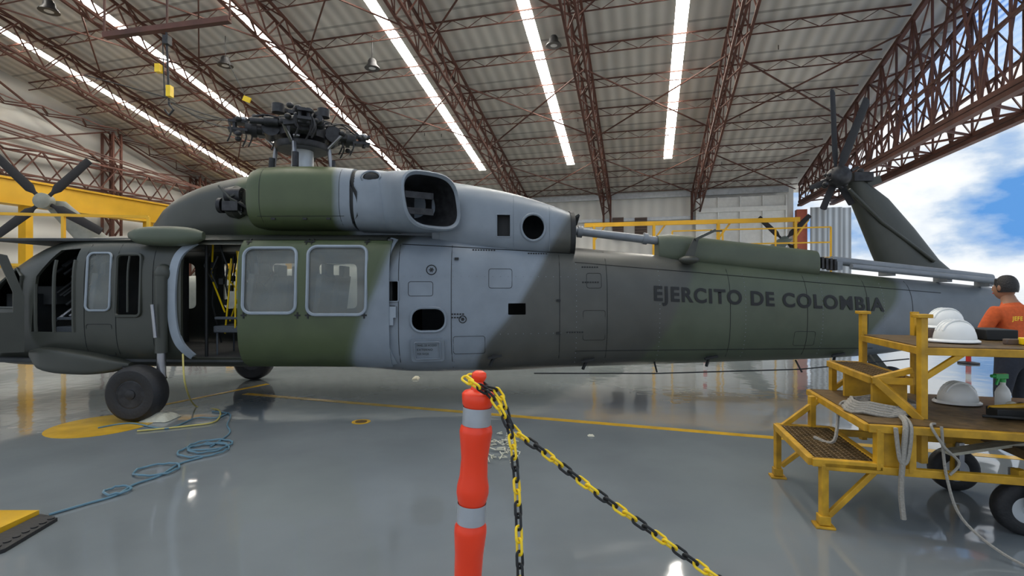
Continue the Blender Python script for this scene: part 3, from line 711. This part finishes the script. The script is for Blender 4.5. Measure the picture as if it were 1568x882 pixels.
mb.build('tail_pylon',['dkpaint'],HELI,angle=60)
mb=MB(); hc=P(1280,272,7.9)
mb.lathe([(.1,-.2),(.16,-.15),(.16,0),(.1,.1),(.06,.2)],hc,(0,1,0),20)
def blade(mb,c_,ang,L_,w0,w1,tw=.35,mi=0):
    d=V((math.sin(ang),0,math.cos(ang))); s_=V((d.z,0,-d.x)); rings=[]
    for t in(.06,.15,.25,.4,.7,.97,1.0):
        w=w0*.5 if t<.2 else w0+(w1-w0)*t
        if t==1.0: w*=.6
        a=tw; cc=c_+d*L_*t; e1=(s_*math.cos(a)+V((0,1,0))*math.sin(a)); e2=V((0,1,0))*math.cos(a)-s_*math.sin(a)
        rings.append([cc+e1*(w/2*math.cos(k*math.pi/6))+e2*(w*.09*math.sin(k*math.pi/6)) for k in range(12)])
    mb.loft(rings,mi)
blade(mb,hc,-.04,1.4,.2,.17,tw=.6,mi=1); blade(mb,hc,.38,1.35,.24,.2,tw=.5,mi=1); blade(mb,hc,-.38-math.pi*.5,.45,.1,.08,mi=1); blade(mb,hc,2.6,.5,.1,.1,mi=1); blade(mb,hc,-2.75,.55,.1,.1,mi=1)
for i in range(14): mb.ell(hc+V((random.uniform(-.25,.35),random.uniform(-.1,.1),random.uniform(-.18,.18))),.05,.05,.04,8,6)
for i in range(6): mb.cyl(hc+V((random.uniform(-.2,.2),-.1,random.uniform(-.2,.1))),hc+V((random.uniform(-.2,.4),-.1,random.uniform(-.1,.2))),.025,n=8)
mb.box(hc+V((.38,0,0)),(.3,.2,.14))
mb.build('tail_rotor',['dmetal','blade'],HELI,angle=60)

def auxheli(hub,dirv,matn):
    E=empty('military_helicopter'); D=V(dirv).normalized(); S=V((-D.y,D.x,0)); O=V((hub.x,hub.y,0))
    st=[(1.0,1.75,1.1,.2),(3,1.9,.8,.4),(6,2.15,.6,.7),(7.5,2.33,.58,1.1),(12,2.33,.58,1.15),(13.2,2.2,.56,1.1),(14.2,1.65,.6,.8),(14.8,1.4,.8,.3)]
    mb=MB()
    def rg(s,t,b_,hw,e=3.2):
        r=[]
        for j in range(28):
            a=2*math.pi*j/28;c_,q=math.cos(a),math.sin(a)
            r.append(O+D*s+S*(hw*math.copysign(abs(c_)**(2/e),c_))+V((0,0,(t+b_)/2+(t-b_)/2*math.copysign(abs(q)**(2/e),q))))
        return r
    mb.loft([rg(*q) for q in st]); mb.loft([rg(*q) for q in((7,2.5,2.2,.6),(8,3.0,2.2,.8),(11,3.1,2.2,.8),(12,2.5,2.2,.5))])
    mb.loft([rg(1.6,1.8,1.5,.15),rg(1.5,1.9,1.6,.15)])
    prs=[]
    for t in(0,.5,1):
        s0=2.2-2.2*t; z=1.6+(hub.z-1.55)*t; hl=.6-.3*t
        prs.append([O+D*(s0+hl*math.cos(k*math.pi/8))+S*(.12*math.sin(k*math.pi/8)+.12*t)+V((0,0,z)) for k in range(16)])
    mb.loft(prs)
    mb.build('airframe',[matn],E)
    mb=MB(); mb.lathe([(.08,-.15),(.2,-.1),(.2,.1),(.08,.15)],hub-S*.2,S,16,1)
    for k in range(4):
        d_=[-.75,.75,2.1,-2.3][k]; dd=D*math.sin(d_)+V((0,0,math.cos(d_))); ss=dd.cross(S); rings=[]
        for t in(.08,.2,.3,.95,1):
            w=.1 if t<.25 else .26-.06*t; cc=hub-S*.22+dd*1.5*t
            rings.append([cc+ss*(w/2*math.cos(j*math.pi/5))+S*(.03*math.sin(j*math.pi/5)) for j in range(10)])
        mb.loft(rings)
    mb.build('tail_rotor',['blade',matn],E)
    mb=MB()
    for sg in(-1,1): wheel(mb,O+D*11+S*1.3*sg+V((0,0,.33)),.33,.24,S); mb.bar(O+D*11+S*1.15*sg+V((0,0,.35)),O+D*11.3+S*.9*sg+V((0,0,.9)),.1,mi=1)
    wheel(mb,O+D*3+V((0,0,.22)),.22,.14,S); mb.bar(O+D*3+V((0,0,.25)),O+D*2.8+V((0,0,.95)),.09,mi=1)
    mb.build('landing_gear',['black','dmetal'],E)
auxheli(P(76,310,13),(.97,.2,0),mat('faded_olive_paint',(.22,.23,.2),.5))
auxheli(P(1202,368,22),(-.93,.3,0),mat('dark_paint',(.1,.12,.1),.5))

E=empty('overhead_hoist'); mb=MB()
a=P(160,55,9.2);b_=P(352,30,9.2); mb.bar(a,b_,.12,.1)
for q in(a,b_,(a+b_)/2):
    uu=UX*q.x+UY*q.y; mb.bar(q,V((q.x,q.y,RZ(uu)-.2)),.03)
mb.build('beam',['truss'],E,smooth=False)
mb=MB(); p=P(255,50,9.2);q=P(259,160,9.2)
mb.cyl(p,q,.02,mi=1); mb.cyl(P(249,60,9.2),P(252,150,9.2),.01,mi=1); mb.box(P(243,105,9.15),(.09,.1,.15)); mb.box(P(260,140,9.1),(.08,.1,.2)); mb.box(P(256,62,9.2),(.1,.12,.16),mi=1); mb.tube([q,q+V((.08,0,-.1)),q+V((0,0,-.2)),q+V((-.08,0,-.1))],.02,8,mi=1)
mb.build('hook_block',['yplast','dmetal'],E)
mb=MB()
for tx,ty in((440,190),(400,205),(370,185)): mb.tube(cm([P(258,155,9.1),(P(258,155,9.1)+P(tx,ty,7.4))/2-V((0,0,.12)),P(tx,ty,7.4)],6),.01,5)
mb.tube([P(130,115,9),P(258,150,9)],.01,5); mb.box(P(378,152,8.6),(.13,.03,.09),Matrix.Rotation(.4,3,'Y'),1); mb.tube([P(378,152,8.6),P(350,96,9)],.006,5)
mb.build('sling_cable',['blackpaint','yplast'],E)

def rail(name,pts,z0,h,mid=True,thick=.06):
    mb=MB()
    for i in range(len(pts)-1):
        a,b_=V((*pts[i],0)),V((*pts[i+1],0)); n=max(1,int((b_-a).length/1.5))
        for lv in((1,.5,0) if mid else(1,0)): mb.bar(a+V((0,0,z0+h*lv)),b_+V((0,0,z0+h*lv)),thick)
        for k in range(n+1):
            q=a.lerp(b_,k/n); mb.bar(q,q+V((0,0,z0+h)),thick)
    a,b_=pts[0],pts[-1]
    mb.prism([V((a[0],a[1],z0-.06)),V((b_[0],b_[1],z0-.06)),V((b_[0],b_[1]+1.2,z0-.06)),V((a[0],a[1]+1.2,z0-.06))],(0,0,.06))
    return mb.build(name,['ycrane'],smooth=False)
rail('work_platform',[(-11.5,10.6),(-8.2,11.2)],2.1,1.1)
rail('work_platform',[(6.2,19.2),(11.5,17.9)],2.7,1.1,thick=.05)
mb=MB()
a=P(895,345,25);b_=P(1225,336,22); mb.bar(a,b_,.1,.2)
for t in(.05,.35,.65,.98):
    q=a.lerp(b_,t); mb.bar(q,V((q.x,q.y,0)),.12); mb.bar(q+V((.6,0,0)),V((q.x,q.y,q.z-.8)),.07)
mb.build('gantry_frame',['ycrane'],smooth=False)

# ================= DELINEATOR POST & CHAIN =================
E=empty('delineator_post'); mb=MB()
d=2.5; top=P(734,568,d); base=V((P(714,925,d).x,d,0)); ax=(top-base).normalized(); k=1/F*d
axp=[(925,36),(918,36),(912,27),(880,21.5),(845,22.5),(812,25.5),(803,25),(797,21.5),(768,21),(764,23),(752,25.5),(742,25),(728,22),(700,21),(675,24),(660,26),(652,24.5),(649,21),(622,21),(618,24),(603,25.5),(599,22),(596,12),(588,11),(584,8.5),(577,12),(571,11),(568,6)]
Ln=(top-base).length
prof=[(r*k*.97,Ln*(925-y)/(925-568)) for y,r in axp]
mb.lathe(prof,base,ax,36)
for y0,y1 in((797,768),(649,622)):
    t0,t1=[Ln*(925-y)/(925-568) for y in(y0,y1)]; mb.lathe([(21.9*k,t0),(21.9*k,t1)],base,ax,36,1,False,False)
mb.lathe([(.2,.0),(.2,.03),(.17,.05),(.1,.06)],base,(0,0,1),36,2)
mb.build('post_body',['orange','reflect','black'],E,angle=50)
def chain(name,pts):
    E=empty(name); path=cm(pts,24); seg=[0]
    for i in range(1,len(path)): seg.append(seg[-1]+(path[i]-path[i-1]).length)
    Y=MB();B=MB(); s_=0;i=0;idx=0
    while s_<seg[-1]:
        while i<len(seg)-2 and seg[i+1]<s_: i+=1
        t=(s_-seg[i])/max(1e-6,seg[i+1]-seg[i]); c_=path[i].lerp(path[i+1],t); w=(path[i+1]-path[i]).normalized()
        A,Bv,_=frame(w,V((0,1,0.01))); th=math.radians(40+90*(idx%2)); sd=A*math.cos(th)+Bv*math.sin(th)
        L_=.017;r=.0155; ring=[]
        for j in range(9): a=math.pi*j/8; ring.append(c_+w*(L_+r*math.sin(a))+sd*(r*math.cos(a)))
        for j in range(9): a=math.pi+math.pi*j/8; ring.append(c_+w*(-L_+r*math.sin(a))+sd*(r*math.cos(a)))
        (Y if (idx//2)%2==0 else B).tube(ring,.0062,8,closed=True)
        s_+=.049; idx+=1
    Y.build('yellow_links',['yplast'],E); B.build('black_links',['blackpaint'],E)
chain('plastic_chain',[P(716,582,2.43),P(728,590,2.4),P(745,600,2.42),P(765,625,2.4),P(782,665,2.35),P(791,740,2.25),P(795,830,2.15),P(797,900,2.1),P(799,960,2.1)])
chain('plastic_chain',[P(722,578,2.55),P(742,592,2.47),P(765,604,2.45),P(785,655,2.42),P(830,690,2.36),P(905,748,2.28),P(985,805,2.2),P(1090,880,2.1),P(1170,935,2.02)])

# ================= MAINTENANCE STAND =================
O2=V((2.09,3.33,0)); PV=V((.97,-.243,0)).normalized(); QV=V((.243,.97,0)).normalized()
def S(p,q,z): return O2+PV*p+QV*q+V((0,0,z))
RS=Matrix.Rotation(math.atan2(PV.y,PV.x),3,'Z')
E=empty('maintenance_step_stand'); mb=MB()
def deckf(p0,p1,q0,q1,z,t=.05):
    for a,b_ in((S(p0,q0,z),S(p1,q0,z)),(S(p1,q0,z),S(p1,q1,z)),(S(p1,q1,z),S(p0,q1,z)),(S(p0,q1,z),S(p0,q0,z))): mb.bar(a,b_,.045,t)
T=.046
deckf(0,1.9,0,.88,.41); deckf(-.07,.34,0,.88,.43)
deckf(.26,2.0,0,1.15,.68); deckf(.42,.67,.35,1.15,.94); deckf(.67,2.0,.22,1.15,1.17)
for p,q,z0,z1 in((0,0,0,.42),(-.06,.88,0,.42),(.32,0,.41,.68),(.2,.88,.41,.7),(.5,0,.41,.68),(.67,.22,.41,1.4),(.67,1.13,.3,1.38),(.44,1.13,.68,.95),(1.3,.22,.68,1.18),(1.9,0,0,.7),(1.9,1.1,0,1.2),(1.05,1.13,.68,1.4),(1.5,0,.41,.68)):
    mb.bar(S(p,q,z0),S(p,q,z1),T)
for p,q in((0,0),(-.06,.88)): mb.box(S(p,q,.008),(.12,.1,.016),RS); mb.box(S(p,q,.05),(.07,.07,.06),RS)
mb.bar(S(.3,0,.4),S(.03,0,.08),.035); mb.bar(S(.3,.88,.4),S(-.03,.88,.1),.035)
mb.bar(S(.67,.22,.98),S(.9,.22,1.16),.035); mb.bar(S(.44,1.13,.72),S(.67,1.13,.92),.035); mb.bar(S(.5,.0,.68),S(.5,.6,.68),.04)
mb.box(S(.67,.22,1.41),(.09,.09,.025),RS); mb.box(S(.67,1.13,1.39),(.09,.09,.025),RS)
mb.bar(S(.45,.35,.94),S(.66,.2,.7),.05); mb.bar(S(.42,.35,.94),S(.67,.35,1.02),.04)
mb.box(S(.42,0.02,.55),(.15,.03,.26),RS)
mb.bar(S(-.05,.88,.41),S(.26,.88,.68),.04)
mb.bar(S(1.2,.9,.1),S(1.2,.9,.42),.06);mb.bar(S(1.2,.2,.1),S(1.2,.2,.42),.06)
for q in(.4,.9): mb.box(S(.55,q,.81),(.22,.03,.2),RS)
mb.build('frame',['yellow'],E,smooth=False,bevel=.004)
mb=MB()
def grate(p0,p1,q0,q1,z):
    n=int((p1-p0)/.035)
    for i in range(n+1): mb.bar(S(p0+(p1-p0)*i/n,q0,z),S(p0+(p1-p0)*i/n,q1,z),.008,.02,mi=1)
    n=int((q1-q0)/.04)
    for i in range(n+1): mb.bar(S(p0,q0+(q1-q0)*i/n,z),S(p1,q0+(q1-q0)*i/n,z),.012,.022,mi=1)
grate(-.06,.33,.01,.87,.44); grate(.43,.66,.36,1.14,.955)
def plate(p0,p1,q0,q1,z): mb.prism([S(p0,q0,z),S(p1,q0,z),S(p1,q1,z),S(p0,q1,z)],(0,0,.012),mi=1)
plate(.27,2,0.01,1.14,.7); plate(.67,2,.22,1.14,1.19)
mb.build('decking',['yellow','deck'],E,smooth=False)
mb=MB()
for p,q,r in((1.22,.93,.17),(1.22,.2,.17)):
    wheel(mb,S(p,q,r),r,.1,QV); mb.bar(S(p,q-.08,r),S(p,q-.08,.4),.04,mi=2);mb.bar(S(p,q+.08,r),S(p,q+.08,.4),.04,mi=2)
mb.build('caster_wheels',['black','palegrey','steel'],E)
mb=MB()
for i in range(5):
    mb.tube([S(.45+.02*i+.2*math.cos(t*.4),.35+.16*math.sin(t*.4)+.02*i,.725+.012*i+.01*math.sin(t*2)) for t in range(16)],.012,6,closed=True)
mb.tube(cm([S(.5,.12,.74),S(.46,-.03,.72),S(.44,-.05,.55),S(.43,-.04,.3),S(.44,-.05,.12)],6),.016,6); mb.tube(cm([S(.52,.12,.74),S(.49,-.03,.7),S(.46,-.05,.5),S(.42,-.05,.5),S(.4,-.04,.7)],6),.013,6)
mb.tube(cm([S(.1,.5,.46),S(.2,.4,.47),S(.3,.55,.72),S(.4,.4,.73)],6),.013,6)
mb.build('rope',['rope'],E)
mb=MB(); mb.tube(cm([S(.66,-.02,.72),S(.68,-.04,.4),S(.75,-.1,.15),S(.95,-.3,.012),S(1.3,-.36,.012),S(1.7,-.33,.012)],8),.009,6); 
mb.tube(cm([S(.66,.05,.72),S(.6,-.03,.72),S(.66,-.05,.6),S(.75,-.03,.5),S(.7,-.03,.42)],6),.008,6); mb.build('air_hose',['rope'],E)
def helmet(p,q,z,rot=0,name='hard_hat'):
    mb=MB(); c_=S(p,q,z)
    r=.125
    rings=[]
    for i in range(11):
        a=math.pi/2*i/10; rr_=max(math.cos(a)**.8,.02)
        rings.append([c_+V((r*1.05*rr_*math.cos(j*math.pi/16+rot),r*.9*rr_*math.sin(j*math.pi/16+rot),.02+.14*math.sin(a))) for j in range(32)])
    mb.loft(rings)
    rb=[[c_+V((r*k_*(1.12+.22*max(0,math.cos(j*math.pi/16-rot))**3)*math.cos(j*math.pi/16),r*k_*.98*math.sin(j*math.pi/16),zz)) for j in range(32)] for k_,zz in((.95,.03),(1.08,.018),(1.08,.01),(.9,.02))]
    mb.loft(rb,c0=False,c1=False)
    for t in(-.03,0,.03): mb.tube([c_+V((.125*math.cos(a),t,.03+.135*math.sin(a))) for a in [math.pi*(i+2)/14 for i in range(11)]],.008,6)
    mb.build(name,['white'])
helmet(1.03,.55,1.202,3.1); helmet(1.2,1.0,1.27,2.7); helmet(1.18,.8,.712,3.3)
mb=MB(); mb.box(S(1.2,1.0,1.238),(.3,.2,.07),RS); mb.box(S(1.45,.9,1.245),(.2,.25,.08),RS,1); mb.bar(S(1.3,.5,1.222),S(1.7,.55,1.222),.04,mi=0); mb.box(S(1.45,.45,1.23),(.15,.1,.05),RS,2); mb.build('parts_tray',['box','blackpaint','yplast'],bevel=.006)
mb=MB(); c_=S(1.42,.72,.712)
mb.lathe([(.04,0),(.045,.01),(.045,.11),(.035,.14),(.016,.17),(.016,.19)],c_,(0,0,1),20)
mb.lathe([(.018,.19),(.018,.215)],c_,(0,0,1),14,1); mb.box(c_+V((-.015,0,.235)),(.09,.028,.035),mi=1); mb.cyl(c_+V((-.06,0,.235)),c_+V((-.085,0,.235)),.012,mi=1); mb.bar(c_+V((-.03,0,.22)),c_+V((-.05,0,.17)),.012,mi=1)
mb.build('spray_bottle',['white',mat('green_plastic',(.05,.5,.12),.35)])
mb=MB(); c_=S(1.25,.35,.712)
mb.box(c_+V((.02,0,.04)),(.26,.12,.06),RS); mb.box(c_+V((.25,.1,.035)),(.2,.14,.05),RS,1); mb.cyl(c_+V((-.1,.05,.06)),c_+V((.2,.02,.09)),.02,mi=2); mb.tube(cm([c_+V((-.2,0,.02)),c_+V((-.1,-.08,.03)),c_+V((.1,-.1,.02)),c_+V((.3,-.06,.02))],5),.012,6,mi=0)
for i in range(12): mb.ell(c_+V((.2+.04*i,.2-.03*(i%4),.04)),.04,.03,.035,10,6,mi=[1,0,2,0][i%4])
mb.build('tool_pile',['blackpaint','rag','yellow'],bevel=.004)
mb=MB(); mb.box(S(1.55,.5,.48),(.5,.5,.06),RS); mb.bar(S(.9,.4,.44),S(1.7,.55,.58),.1,.02,mi=1); mb.build('folded_ramp',['deck','rag'],smooth=False)

# ================= PERSON =================
E=empty('mechanic'); B0=V((5.02,4.95,0)); rot=Matrix.Rotation(.12,3,'Z')
J={'pel':((0,0,.93),(.16,.12)),'spi':((0,.0,1.1),(.15,.11)),'che':((0,.03,1.27),(.195,.125)),'nb':((0,.03,1.4),(.11,.09)),'nk':((0,.06,1.48),(.055,.055)),'hd':((0,.08,1.55),(.06,.07)),
 'sl':((-.19,.03,1.36),(.08,.075)),'el':((-.29,.1,1.1),(.052,.052)),'wl':((-.2,.33,1.12),(.03,.026)),'hl':((-.18,.4,1.13),(.036,.018)),
 'sr':((.19,.03,1.36),(.08,.075)),'er':((.29,.1,1.1),(.052,.052)),'wr':((.2,.33,1.14),(.03,.026)),'hr':((.18,.4,1.15),(.036,.018)),
 'pl':((-.1,0,.86),(.1,.105)),'kl':((-.12,.03,.5),(.065,.068)),'al':((-.12,-.02,.11),(.045,.05)),'tl':((-.13,.14,.045),(.045,.04)),
 'pr':((.1,0,.86),(.1,.105)),'kr':((.12,.05,.5),(.065,.068)),'ar':((.13,.0,.11),(.045,.05)),'tr':((.14,.16,.045),(.045,.04))}
ed=[('pel','spi'),('spi','che'),('che','nb'),('nb','nk'),('nk','hd'),('che','sl'),('sl','el'),('el','wl'),('wl','hl'),('che','sr'),('sr','er'),('er','wr'),('wr','hr'),('pel','pl'),('pl','kl'),('kl','al'),('al','tl'),('pel','pr'),('pr','kr'),('kr','ar'),('ar','tr')]
ks=list(J); me=bpy.data.meshes.new('body'); me.from_pydata([B0+rot@V(J[k_][0]) for k_ in ks],[(ks.index(a),ks.index(b_)) for a,b_ in ed],[])
bo=bpy.data.objects.new('body',me); bpy.context.scene.collection.objects.link(bo); bo.parent=E
sm=bo.modifiers.new('skin','SKIN'); 
for i,k_ in enumerate(ks): me.skin_vertices[0].data[i].radius=J[k_][1]
me.skin_vertices[0].data[0].use_root=True
su=bo.modifiers.new('sub','SUBSURF'); su.levels=2; su.render_levels=2
bake(bo); me=bo.data
for q in('shirt','pants','skin','black'): me.materials.append(M[q])
inv=rot.transposed()
for p in me.polygons:
    c_=inv@(p.center-B0); p.use_smooth=True
    if c_.z<.1: p.material_index=3
    elif c_.z<.96 and abs(c_.x)<.24: p.material_index=1
    elif c_.z>1.45: p.material_index=2
    elif c_.y>.16 and abs(c_.x)>.1: p.material_index=2
    else: p.material_index=0
for sg in(-1,1):
    vs=[];es=[];rs=[]; base_=V((.18*sg,.4,1.14))
    for fi,(ox,L_) in enumerate(((-.03,.065),(-.01,.078),(.01,.074),(.028,.06))):
        i0=len(vs); 
        for t,dz in((0,0),(.45,-.006),(.75,-.025),(1,-.05)): vs.append(B0+rot@(base_+V((ox,.02+L_*t,dz)))); rs.append(.009-.002*t)
        es+=[(i0,i0+1),(i0+1,i0+2),(i0+2,i0+3)]
    i0=len(vs)
    for q in((-.035*sg,-.02,0),(-.055*sg,.01,-.01),(-.05*sg,.04,-.025)): vs.append(B0+rot@(base_+V(q))); rs.append(.011)
    es+=[(i0,i0+1),(i0+1,i0+2)]
    mb=MB()
    for a,b_ in es: mb.cyl(vs[a],vs[b_],rs[a],rs[b_],n=8); mb.ell(vs[b_],rs[b_],rs[b_],rs[b_],8,6)
    mb.build('fingers',['skin'],E)
mb=MB(); hc=B0+rot@V((0,.09,1.6))
def hp(x,y,z): return hc+rot@V((x,y,z))
rings=[]
for i in range(15):
    a=-math.pi/2+math.pi*i/14; q=max(math.cos(a),.03); z=.12*math.sin(a); w=.075*q**.85*(1-.12*(z<0)*abs(z)/.12); yy=.095*q**.85
    rings.append([hp(w*math.cos(j*math.pi/12),(.012 if z<0 else 0)+yy*math.sin(j*math.pi/12),z) for j in range(24)])
mb.loft(rings); mb.prism([hp(-.012,.09,.02),hp(.012,.09,.02),hp(.016,.092,-.025),hp(-.016,.092,-.025)],rot@V((0,.025,-.006)))
for sg in(-1,1): mb.ell(hp(.077*sg,-.005,0),.012,.02,.032,12,8); mb.ell(hp(.03*sg,.085,.02),.013,.008,.008,10,6,mi=1)
mb.bar(hp(-.025,.096,-.055),hp(.025,.096,-.055),.012,.01,mi=2)
rings=[]
for i in range(9):
    a=-.45+(math.pi/2+.45)*i/8; q=max(math.cos(a),.03)
    rings.append([hp(.084*q**.8*math.cos(j*math.pi/12),-.012+.098*q**.8*math.sin(j*math.pi/12),.01+.122*math.sin(a)+(.045 if math.sin(j*math.pi/12)>.3 and i<4 else 0)) for j in range(24)])
mb.loft(rings,mi=3); mb.build('head',['skin','white','red','hair'],E)
text("JEFE DE GRUPO",'yplast',E,'shirt_text',lambda a,b_:B0+rot@V((-.185+a,-.115-.035*(1-abs(a-.185)/.185),1.27+b_)),.37,.055,.03)

# ================= FLOOR CLUTTER =================
mb=MB()
def gp(l,z=.012): return [G(x,y,z) for x,y in l]
mb.tube(cm(gp([(325,630),(352,634),(348,650),(352,662),(335,676),(322,684)]),8),.009,6)
for (x,y,r) in((322,682,.2),(312,690,.22),(318,686,.17),(240,720,.17),(180,752,.09)):
    c_=G(x,y,.012); mb.tube([c_+V((r*math.cos(t*math.pi/12),r*.9*math.sin(t*math.pi/12),random.uniform(0,.015))) for t in range(24)],.009,6,closed=True)
mb.tube(cm(gp([(310,700),(275,710),(245,728),(205,742),(178,758),(130,772),(75,788)]),8),.009,6)
mb.tube(cm(gp([(150,655),(200,648),(255,656),(300,640),(330,640),(350,632)]),8),.009,6)
mb.build('air_hose_coil',['hose'])
mb=MB(); mb.tube(cm([P(280,542,6.05),P(284,590,5.95)]+gp([(300,622),(335,628),(330,645),(290,652),(210,660)]),8),.01,6); mb.build('power_cable',['hoseY'])
def rag(name,c_,sx_,sy_,h,m_,seed):
    random.seed(seed); mb=MB(); n=9; vs=[];fs=[]
    for i in range(n):
        for j in range(n):
            a=(i/(n-1)-.5);b_=(j/(n-1)-.5); e=max(0,1-(2*max(abs(a),abs(b_)))**3)
            vs.append(c_+V((a*sx_*(1+random.uniform(-.1,.1)),b_*sy_*(1+random.uniform(-.1,.1)),.004+h*e*random.uniform(.5,1.1))))
    for i in range(n-1):
        for j in range(n-1): k=i*n+j; fs.append((k,k+1,k+n+1,k+n))
    mb.add(vs,fs); o=mb.build(name,[m_],angle=80); s_=o.modifiers.new('s','SUBSURF'); s_.levels=1;s_.render_levels=1
rag('cleaning_rag',G(245,642),.34,.3,.1,'rag',1); rag('cleaning_rag',G(637,580),.12,.2,.05,'rag',3); rag('cleaning_rag',G(905,668),.07,.06,.02,'rag',6)
mb=MB(); random.seed(9)
for i in range(40):
    c_=G(768+random.uniform(-24,24),688+random.uniform(-28,22)); mb.tube([c_+V((random.uniform(-.05,.05),random.uniform(-.06,.06),.006+random.uniform(0,.03))) for _ in range(4)],.006,5)
mb.build('cut_string_scraps',['rag'])
mb=MB()
mb.prism([G(60,792),G(-80,792),G(-80,835),G(0,820)],(0,0,.05)); 
mb.prism([G(88,798),G(62,792),G(2,822),G(-60,846),G(-60,870),G(8,846)],(0,0,.025),mi=1)
for i in range(8):
    t=i/7; q=G(78,800).lerp(G(-20,852),t); mb.cyl(q+V((0,0,.02)),q+V((0,0,.032)),.02,n=10,mi=1)
mb.build('cable_ramp',['ylfloor','black'],smooth=False)
for x,y,d_ in((1080,455,12),(1483,455,10.5)):
    mb=MB(); b0=V(((x-CX)/F*d_,d_,0)); mb.lathe([(.18,0),(.18,.03),(.05,.05)],b0,(0,0,1),24,2)
    for i in range(6): mb.cyl(b0+V((0,0,.05+i*.16)),b0+V((0,0,.21+i*.16)),.045,mi=i%2)
    mb.build('warning_stanchion',['red','white','black'])

# ================= LIGHT =================
w=bpy.data.worlds.new('sky'); bpy.context.scene.world=w; w.use_nodes=True; n=w.node_tree; L=n.links; bg=n.nodes['Background']
tc=n.nodes.new('ShaderNodeTexCoord'); mp=n.nodes.new('ShaderNodeMapping'); mp.inputs['Scale'].default_value=(1,1,2.0); mp.inputs['Location'].default_value=(.9,.35,.6)
L.new(tc.outputs['Generated'],mp.inputs['Vector']); no=n.nodes.new('ShaderNodeTexNoise'); no.inputs['Scale'].default_value=4.2; no.inputs['Detail'].default_value=10; no.inputs['Roughness'].default_value=.52
L.new(mp.outputs[0],no.inputs['Vector'])
r=n.nodes.new('ShaderNodeValToRGB'); r.color_ramp.elements[0].position=.38; r.color_ramp.elements[0].color=(.1,.28,.62,1); r.color_ramp.elements[1].position=.57; r.color_ramp.elements[1].color=(.86,.88,.9,1)
e=r.color_ramp.elements.new(.46); e.color=(.4,.52,.69,1); e=r.color_ramp.elements.new(.51); e.color=(.7,.75,.8,1)
L.new(no.outputs['Fac'],r.inputs['Fac']); L.new(r.outputs['Color'],bg.inputs['Color']); bg.inputs['Strength'].default_value=1.15
sun=bpy.data.lights.new('sun','SUN'); sun.energy=3; sun.angle=.02; so=bpy.data.objects.new('sun',sun); bpy.context.scene.collection.objects.link(so)
so.rotation_euler=V((-.28,-.22,-.93)).to_track_quat('-Z','Y').to_euler()
cam=bpy.data.cameras.new('camera'); cam.lens=36*F/1568; cam.sensor_width=36; co=bpy.data.objects.new('camera',cam); bpy.context.scene.collection.objects.link(co)
co.location=(0,0,H); co.rotation_euler=(math.radians(90),0,0); cam.clip_end=1000; cam.clip_start=.05
sc=bpy.context.scene; sc.camera=co
sc.view_settings.view_transform='Standard'; sc.view_settings.look='None'; sc.view_settings.exposure=0.1
